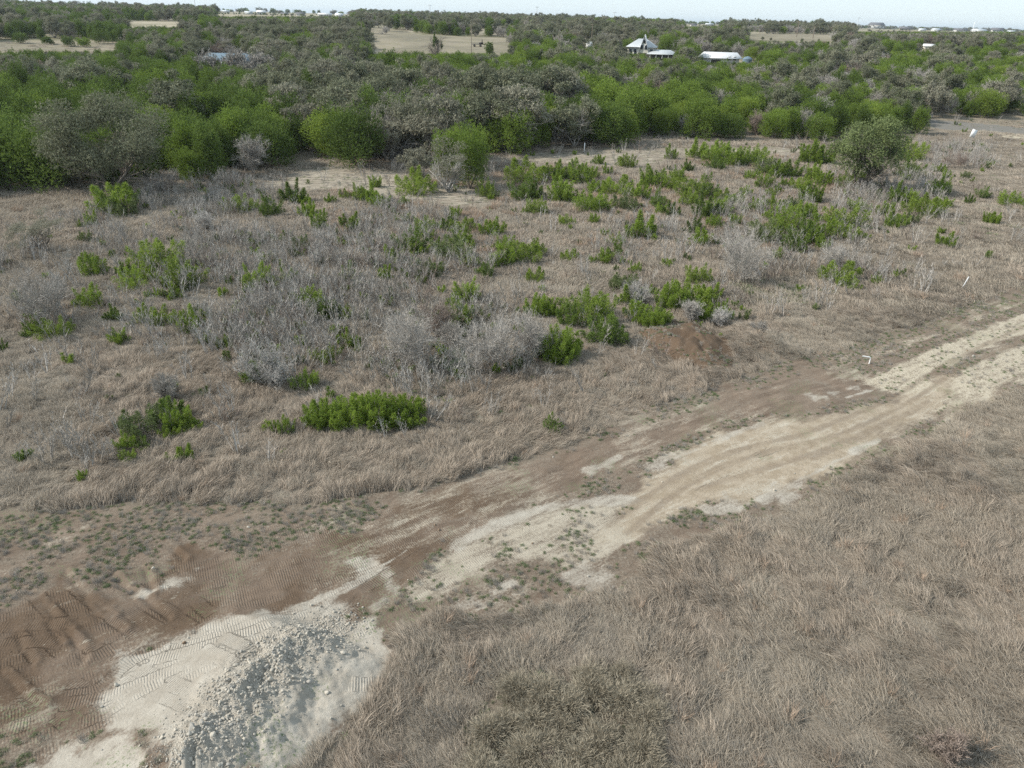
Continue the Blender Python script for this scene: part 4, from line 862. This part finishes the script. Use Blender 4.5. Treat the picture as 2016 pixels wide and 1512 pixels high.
MW = flat_mat('cream_wall', (.55, .53, .46), .8); MWW = flat_mat('white_wall', (.55, .55, .53), .8); MRD = flat_mat('dark_roof', (.12, .12, .13), .7); MGL = flat_mat('window_glass', (.03, .04, .05), .12); MTR = flat_mat('white_trim', (.75, .75, .73), .6); MST = flat_mat('stone_wall', (.42, .37, .29), .9)
MWHITE = flat_mat('white_paint', (.80, .80, .79), .5, .04, 8); MSTEEL = flat_mat('dark_steel', (.05, .045, .04), .6); MWOOD = flat_mat('weathered_pole', (.16, .13, .10), .9); MGREY = flat_mat('galvanised', (.42, .44, .45), .5)
def bx(name, sz, c, mat, parent, rot=0):
    w_, d_, h_ = sz; o = obj(name, box_mesh(name, (-w_ / 2, -d_ / 2, 0), (w_ / 2, d_ / 2, h_), (mat,)), parent, c); o.rotation_euler = (0, 0, rot); return o
def roof(name, w_, d_, h_, ridge, c, mat, parent, th=.15):
    """hip (ridge < w) or gable (ridge == w) roof with a real eave thickness"""
    a, b, r = w_ / 2, d_ / 2, ridge / 2
    V = [(-a, -b, 0), (a, -b, 0), (a, b, 0), (-a, b, 0), (-a, -b, th), (a, -b, th), (a, b, th), (-a, b, th), (-r, 0, h_), (r, 0, h_)]
    F = [(0, 3, 2), (0, 2, 1), (0, 1, 5), (0, 5, 4), (1, 2, 6), (1, 6, 5), (2, 3, 7), (2, 7, 6), (3, 0, 4), (3, 4, 7), (4, 5, 9), (4, 9, 8), (5, 6, 9), (6, 7, 8), (6, 8, 9), (7, 4, 8)]
    return obj(name, mesh_np(name, V, F, (mat,)), parent, c)
def root(name, p, rz, label, cat, group=None):
    r = bpy.data.objects.new(name, None); COL.objects.link(r); r.location = p; r.rotation_euler = (0, 0, rz); return tag(r, label, cat, group)
def windows(parent, xs, y, z, w_=1.1, h_=1.3, fr=MTR):
    for x in xs:
        f = bx('window', (w_ + .2, .1, h_ + .2), (x, y - .05, z), fr, parent); bx('pane', (w_, .04, h_), (0, -.072, .1), MGL, f)
def gz(p): return (p[0], p[1], float(ground_z(p[0], p[1])))
p = gz(at(1262, 112)); m = ppm(p); k = 1 / m
H = root('gabled_house', p, -.25, 'two storey cream house with pale metal hip roof and tall glazed gable', 'house')
W = 52 * k; wallh = 19 * k
bx('wall', (W, W * .7, wallh), (0, 0, 0), MW, H); roof('roof', W * 1.12, W * .85, 15 * k, W * .3, (0, 0, wallh), MR, H)
gx, gw, gh = W * .12, W * .36, 30 * k          # steep front gable
V = [(-gw / 2, 0, 0), (gw / 2, 0, 0), (0, 0, gh), (-gw / 2, W * .3, 0), (gw / 2, W * .3, 0), (0, W * .3, gh)]; 
obj('gable', mesh_np('gable', V, [(0, 1, 2), (3, 5, 4)], (MW,)), H, (gx, -W * .35 - 1.2, 2.0))
for sgn in (-1, 1):
    e = .35; q = [(sgn * gw / 2 * 1.08, -.5, -.3), (0, -.5, gh + .2), (0, W * .3, gh + .2), (sgn * gw / 2 * 1.08, W * .3, -.3)]; V = q + [(a_[0], a_[1], a_[2] + e) for a_ in q]
    obj('gable_roof', mesh_np('gable_roof', V, [(0, 1, 2, 3), (4, 7, 6, 5), (0, 4, 5, 1), (1, 5, 6, 2), (2, 6, 7, 3), (3, 7, 4, 0)], (MR,), False, False), H, (gx, -W * .35 - 1.2, 2.0))
windows(H, (gx - .8, gx + .8), -W * .35 - 1.22, 3.3, 1.0, 1.7); windows(H, (gx,), -W * .35 - 1.22, 5.6, .9, 1.2); windows(H, (-W * .38, -W * .2, W * .40), -W * .35, wallh - 2.0)
windows(H, (-W * .38, -W * .2), -W * .35, 1.0)
wg = 58 * k; bx('porch_wall', (wg * .8, 5, 8 * k), (W * .5 + wg * .35, -W * .25, 0), MRD, H); roof('porch_roof', wg, 9, 8 * k, wg * .5, (W * .5 + wg * .28, -W * .25, 8 * k), MR, H)
for i in range(5): bx('porch_post', (.25, .25, 8 * k), (W * .5 - wg * .1 + i * wg * .2, -W * .25 - 4.0, 0), MTR, H)
p = gz(at(1416, 122)); k = 1 / ppm(p)
S = root('metal_shed', p, -.08, 'long white metal shed with dark open bay among the junipers', 'shed'); W = 78 * k
bx('wall', (W * .9, W * .4, 9 * k), (0, 0, 0), MWW, S); roof('roof', W * 1.04, W * .5, 11 * k, W * .82, (0, 0, 9 * k), MRW, S); bx('bay', (W * .26, .3, 6.5 * k), (-W * .12, -W * .2 - .02, 0), MSTEEL, S)  # bay: solid dark slab standing in for the shade inside the opening
for i in (-1, 1): bx('bay_post', (.3, .3, 7 * k), (-W * .12 + i * W * .13, -W * .2 - .2, 0), MTR, S)
windows(S, (W * .2, W * .33), -W * .2, 1.2)
p = gz(at(1471, 122)); k = 1 / ppm(p)
T = root('water_tank', p, 0, 'round blue grey tank with domed lid beside the long white shed', 'tank')
def lathe(name, prof, mat, parent, loc=(0, 0, 0), n=28):
    V = [(r * math.cos(6.2832 * j / n), r * math.sin(6.2832 * j / n), z) for r, z in prof for j in range(n)]; F = []
    for i in range(len(prof) - 1):
        for j in range(n): F.append((i * n + j, i * n + (j + 1) % n, (i + 1) * n + (j + 1) % n, (i + 1) * n + j))
    return obj(name, mesh_np(name, V, F, (mat,), True, False), parent, loc)
lathe('body', [(9 * k, 0), (9 * k, 7 * k)], MRB, T); lathe('lid', [(9.3 * k, 7 * k), (8 * k, 9 * k), (4.5 * k, 11 * k), (.1, 12 * k)], MRB, T)
p = gz(at(452, 132)); k = 1 / ppm(p)
Q = root('low_house', p, .1, 'low white house with blue grey roof half hidden behind bare oaks', 'house'); W = 100 * k
bx('wall', (W * .9, 9, 13 * k), (0, 0, 0), MWW, Q); roof('roof', W, 12, 13 * k, W * .7, (0, 0, 13 * k), MRB, Q)
bx('wall', (W * .25, 6, 14 * k), (-W * .3, -5, 0), MWW, Q); roof('porch_roof', W * .3, 8, 7 * k, W * .1, (-W * .3, -5, 14 * k), MR, Q)
for i in range(8): bx('porch_post', (.28, .28, 12 * k), (-W * .12 + i * W * .075, -6.2, 0), MTR, Q)
bx('porch_rail', (W * .55, .1, .9), (W * .14, -6.4, .5), MTR, Q); windows(Q, [W * (-.05 + .09 * i) for i in range(5)], -4.5, 1.2)
def far_house(px, py, wpx, hpx, rm, wm, label, rz=0, gable=True):
    p = gz(at(px, py)); k = 1 / ppm(p); r = root('far_house', p, rz, label, 'house', 'pale houses along the skyline'); W = wpx * k; h = hpx * k
    bx('wall', (W, W * .55, h * .55), (0, 0, 0), wm, r); roof('roof', W * 1.08, W * .68, h * .45, W * (1.08 if gable else .5), (0, 0, h * .55), rm, r)
    if hpx > 7: windows(r, (-W * .3, 0, W * .3), -W * .275, h * .15, W * .08, h * .22)
for q in ((1724, 57, 26, 11, MRD, MWW, 'large white two gabled house on the skyline, highest of the right hand row', .2), (1782, 60, 22, 8, MRD, MST, 'brown roofed house on the skyline just right of the large white gabled one', -.2), (1815, 61, 12, 6, MR, MWW, 'tiny white house on the skyline between the brown roofed house and the tank', 0),
          (1842, 62, 16, 7, MR, MWW, 'small white house on the skyline directly left of the white tank', .3), (1890, 63, 22, 7, MRD, MWW, 'long pale house on the skyline right of the white tank', 0), (1926, 65, 24, 8, MR, MWW, 'pale roofed wide house on the skyline near the second mast', .1), (1962, 65, 20, 9, MRD, MWW, 'dark roofed white house near the end of the skyline row', -.3),
          (1990, 66, 14, 6, MR, MST, 'last small tan house of the skyline row', 0), (490, 29, 14, 6, MR, MWW, 'small white house on the skyline behind the left woods', .2), (515, 29, 16, 8, MRW, MWW, 'bright white house on the skyline, largest of the left hand row', 0), (560, 30, 12, 5, MRD, MST, 'small tan house on the skyline behind the left woods', .1),
          (445, 26, 12, 5, MR, MWW, 'tiny white house on the skyline, first of the left hand row', 0), (592, 32, 16, 6, MRD, MWW, 'dark roofed low house on the skyline left of the wide barn', -.1), (640, 33, 24, 6, MRW, MWW, 'wide low white barn on the skyline', 0), (668, 35, 14, 8, MRW, MWW, 'white barn with gable on the skyline by the pasture corner', .5),
          (1396, 52, 14, 5, MR, MWW, 'small pale house on the skyline above the long white shed', 0), (1365, 52, 12, 5, MRD, MWW, 'tiny dark roofed house on the skyline above the gabled house', 0), (1655, 58, 14, 5, MRW, MWW, 'tiny white building on the skyline left of the large white gabled house', 0), (1610, 57, 18, 4, MR, MST, 'faint low building on the skyline over the far field', 0)):
    far_house(*q)
for q in ((1828, 100, 22, 10, MRW, MW, 'small cream shed with white roof peeping out of the green woods', -.3), (1388, 68, 24, 9, MR, MST, 'tan house with grey roof deep in the brown trees above the long shed', .2), (1404, 84, 26, 8, MR, MWW, 'grey roofed building low in the trees just above the long shed', 0), (1672, 78, 26, 13, MRD, MST, 'dark roofed stone house in the far brown trees by the pale field', .2),
          (1592, 188, 10, 8, MRW, MWW, 'tiny white hut showing through the grey winter thicket', 0), (1160, 94, 12, 12, MRW, MWW, 'small white pump house beside the tall pole near the pasture', .2), (1990, 94, 12, 8, MRW, MWW, 'tiny white shed in the far brown trees at the end of the green woods', 0), (1300, 84, 9, 8, MRW, MWW, 'little white outbuilding behind the gabled house', 0)):
    far_house(*q)
def pole(px, py, hpx, label, mat=MGREY, wpx=1.6, arms=1, cat='pole', name='utility_pole'):
    p = gz(at(px, py)); k = 1 / ppm(p); r = root(name, p, 0, label, cat, 'masts and poles over the woods'); h = hpx * k; w_ = max(.12, wpx * k * .5)
    lathe('shaft', [(w_, -.3), (w_ * .6, h), (.01, h + .05)], mat, r, n=8)
    for i in range(arms): bx('crossarm', (w_ * 9, w_ * .8, w_ * .8), (0, 0, h * (.96 - .08 * i)), mat, r)
for q in ((386, 24, 26, 'tall grey mast rising over the left skyline'), (847, 42, 30, 'faint mast above the tree line behind the dry pasture'), (1056, 46, 30, 'grey mast above the skyline right of the dry pasture'), (1208, 48, 22, 'short mast on the skyline above the gabled house'), (1450, 56, 16, 'faint mast on the skyline right of the long shed'), (1568, 74, 28, 'brown pole standing before the far pale field', MWOOD),
          (1600, 77, 22, 'second brown pole near the end of the far pale field', MWOOD), (1685, 64, 26, 'grey mast on the skyline left of the large white gabled house'), (1912, 70, 26, 'slanting white mast in front of the skyline houses', MWHITE, .8, 0), (1164, 92, 40, 'tall brown pole beside the small white pump house', MWOOD), (674, 106, 26, 'white weathered pole standing in the wood left of the pasture', MWHITE, 2.2, 0),
          (714, 85, 36, 'brown pole at the corner of the dry pasture', MWOOD), (870, 40, 16, 'thin faint mast behind the pasture trees'), (1486, 165, 42, 'thin rusty pole sticking out of the green junipers', MWOOD, 1.6, 0), (928, 108, 52, 'thin brown pole in the middle of the dry pasture', MWOOD, 1.4, 0)):
    pole(*q)
# trailer in the pasture
p = gz(at(940, 90)); k = 1 / ppm(p); r = root('flatbed_trailer', p, .1, 'dark flatbed trailer with raised headboard parked in the dry pasture', 'trailer')
bx('deck', (22 * k, 2.4, .3), (0, 0, 1), MSTEEL, r); bx('headboard', (.3, 2.4, 1.8), (9 * k, 0, 1.3), MSTEEL, r); bx('drawbar', (5 * k, .3, .3), (13 * k, 0, .9), MSTEEL, r); bx('load', (8 * k, 2.2, .6), (7 * k, 0, 1.3), MSTEEL, r)
for a_ in (-1, 1):
    for b_ in (-1, 1):
        o = lathe('wheel', [(.05, -.15), (.5, -.15), (.5, .15), (.05, .15)], MSTEEL, r, (a_ * 6 * k, b_ * 1.2, .5), 14); o.rotation_euler = (R(90), 0, 0)
for px, py, hp, wpx, mt in ((963, 112, 28, 24, 'jund'), (93, 86, 15, 28, 'jund'), (134, 90, 20, 34, 'jund'), (166, 91, 18, 34, 'junb'), (195, 84, 30, 40, 'jund'), (40, 84, 22, 36, 'jund'), (222, 82, 26, 30, 'jund')):
    hero_tree('juniper_tree', px, py, hp, wpx, dict(fn=juniper, mat=mt, nleaf=1500, lobes=14, shape='round', leaf=.5), {963: 'round dark juniper standing alone at the lower rim of the dry pasture', 93: 'small round juniper alone in the left hand field', 134: 'dark broad juniper second along the left hand field', 166: 'bright broad juniper third along the left hand field', 195: 'tall dark juniper behind the left hand field', 40: 'bushy juniper at the near end of the left hand field', 222: 'dark juniper with bare stems at the far end of the left hand field'}[px], 'juniper')

# ------------------------------------------------------------------ stakes, board, pipe
def stake(px, py, tx, ty, label, w_=.05):
    p = np.array(gz(at(px, py))); h = math.hypot(px - tx, py - ty) / ppm(p) / .93; o = obj('survey_stake', box_mesh('survey_stake', (-w_ / 2, -.012, -.05), (w_ / 2, .012, h), (MWHITE,)), None, p)
    o.rotation_euler = (0, math.atan2(tx - px, py - ty) * .9, .2); tag(o, label, 'stake', None)
stake(1892, 571, 1901, 546, 'white leaning survey stake in the pale grass beside the track', .10); stake(1150, 302, 1150, 284, 'thin white stake standing before the juniper wood', .14)
p = gz(at(1912, 272)); r = root('sign_board', p, .3, 'plain white upright board on posts beside the paved road', 'board'); bx('panel', (1.25, .06, 1.7), (0, 0, .15), MWHITE, r)
for a_ in (-.5, .5): bx('post', (.08, .08, 1.6), (a_, .09, 0), MWOOD, r)
r.rotation_euler = (0, R(14), .15)
p = np.array(gz(at(1711, 716))); r = root('vent_pipe', p, 0, 'bent white plastic pipe sticking out of the brown soil beside the pale track', 'pipe')
def tube_obj(name, pts, rad, mat, parent, n=8):
    P = [np.array(q, float) for q in pts]; V = []; F = []
    for i, q in enumerate(P):
        d = unit((P[min(i + 1, len(P) - 1)] - P[max(i - 1, 0)])[None])[0]; ref = np.array([0, 1., 0]) if abs(d[1]) < .9 else np.array([1., 0, 0]); X = np.cross(d, ref); X /= np.linalg.norm(X); Y = np.cross(d, X)
        for j in range(n): a_ = 6.2832 * j / n; V.append(q + rad * (math.cos(a_) * X + math.sin(a_) * Y))
        if i:
            for j in range(n): F.append(((i - 1) * n + j, (i - 1) * n + (j + 1) % n, i * n + (j + 1) % n, i * n + j))
    return obj(name, mesh_np(name, V, F, (mat,), True, False), parent)
tube_obj('riser', [(0, 0, -.1), (0, 0, .42), (-.03, 0, .5), (-.1, 0, .53)], .04, MWHITE, r); tube_obj('arm', [(-.08, 0, .53), (-.62, 0, .60)], .04, MWHITE, r)

# ------------------------------------------------------------------ stones and rubble
def stone_mesh(sd, mat):
    import bmesh
    r_ = np.random.default_rng(sd); b = bmesh.new(); bmesh.ops.create_icosphere(b, subdivisions=2, radius=1)
    sc = r_.uniform(.6, 1.1, 3); pl = [(unit(r_.normal(size=(1, 3)))[0], r_.uniform(.55, .85)) for _ in range(9)]
    for v in b.verts:
        q = np.array(v.co)
        for nn, dd in pl:
            e = q @ nn - dd
            if e > 0: q = q - nn * e
        v.co = q * sc
    me = bpy.data.meshes.new('stone'); b.to_mesh(me); b.free(); me.materials.append(mat); return me
MSTN = flat_mat('limestone', (.43, .395, .335), .95, .2, 6); MSTG = flat_mat('grey_limestone', (.33, .31, .275), .95, .2, 6); MCLOD = flat_mat('soil_clod', (.20, .145, .10), 1, .2, 6)
SM = [stone_mesh(i, (MSTN, MSTN, MSTG)[i % 3]) for i in range(9)]; SC_ = [stone_mesh(20 + i, MCLOD) for i in range(3)]
def make_rubble():
    n = 110000; mn = np.array([-22., 14.]); mx = np.array([30., 75.])
    x, y = sample_field(n, 14, 80, .8); d, u, s_ = pdist(x, y, CREST, 9)
    pc = .75 * np.exp(-(d / np.where(s_ < 0, .9, 3.0)) ** 2) * (u > .3) * ss(.35, .6, fbm(x, y, .7, 97))
    Z_ = zones(x, y); ed = np.exp(-(np.abs(sdist(x, y, CHK[0])) / .5) ** 2) * .12
    p = np.maximum(pc, ed); p = np.maximum(p, Z_['chalk'] * .03); p = np.maximum(p, Z_['dist'] * .012 + Z_['cal'] * .06 + Z_['wash'] * .03 * Z_['dist'])
    k = rng.random(n) < p; 
    # extra dense sampling on the heap itself
    NX = 20000; i = rng.integers(0, len(CREST) - 1, NX); c = CREST[i] + rng.random((NX, 1)) * (CREST[i + 1] - CREST[i]); x2 = c[:, 0] + rng.normal(size=NX) * .7 + .25; y2 = c[:, 1] + rng.normal(size=NX) * .6 - .1
    x = np.concatenate([x[k], x2]); y = np.concatenate([y[k], y2]); n = len(x)
    s = .007 + .06 * rng.random(n) ** 14 + .016 * rng.random(n) ** 2; s[:int(k.sum())] *= 1.1; sc = s[:, None] * np.ones(3)
    idx = rng.integers(0, 9, n); cl = (zones(x, y)['chalk'] < .3) & (rng.random(n) < .6) & (np.arange(n) < k.sum()); idx = np.where(cl, 9 + rng.integers(0, 3, n), idx)
    scatter('rubble', SM + SC_, np.stack([x, y, ground_z(x, y) + s * .3], 1), rng.random((n, 3)) * 6.28, sc, idx, 'loose limestone rubble and soil crumbs over the spoil heap and track')
make_rubble()
for i, (px, py, r_, lb) in enumerate(((677, 1307, 7, 'round white boulder on the chalk flat beside the tracked strip'), (532, 1357, 8, 'blocky pale stone on the crest of the spoil heap'), (473, 1348, 6, 'cream stone at the upper crest of the spoil heap'), (610, 1292, 5, 'grey stone at the top rim of the shaded heap side'), (612, 1370, 6, 'pale stone halfway down the shaded heap side'),
        (645, 1380, 6, 'pale round stone low on the shaded heap side'), (365, 1275, 6, 'brown lump of soil on the tracked bare ground above the chalk'), (395, 1500, 12, 'largest cream slab at the foot of the spoil heap'), (432, 1505, 8, 'pale slab second from the heap foot'), (330, 1498, 7, 'cream stone left of the large slab at the heap foot'), (415, 1465, 7, 'angular grey stone in the lower rubble of the heap'),
        (540, 1380, 6, 'bluish stone just inside the shaded heap side'), (230, 1352, 7, 'crumbled white block at the corner of the chalk flat'), (455, 1440, 6, 'small cream stone in the middle of the rubble crest'), (500, 1405, 6, 'square cream stone below the crest bend'), (380, 1430, 5, 'small white stone at the ramp end of the heap'), (570, 1330, 5, 'grey stone beside the blocky pale one on the crest'), (1685, 748, 4, 'white stone on the soil above the pale track patch'),
        (1524, 966, 4, 'white stone at the lower rim of the tan track'), (1916, 702, 4, 'white stone in the green strip of the pale track'), (1720, 912, 3, 'small white stone beside the near field edge'), (1780, 575, 5, 'pale bleached stone pile in the brown grass by the survey stake'), (297, 1025, 3, 'small white stone on the tan soil strip'), (620, 640, 3, 'white stone near the broad juniper below the thicket'))):
    p = at(px, py); s = r_ / ppm(p); o = obj('stone', SC_[0] if 'soil' in lb else SM[(i * 2) % 9], None, (p[0], p[1], float(ground_z(p[0], p[1])) + s * .35)); o.scale = (s, s * .9, s * .8); o.rotation_euler = (i * .7, i * 1.3, i * 2.1); tag(o, lb, 'stone', 'pale stones lying about')
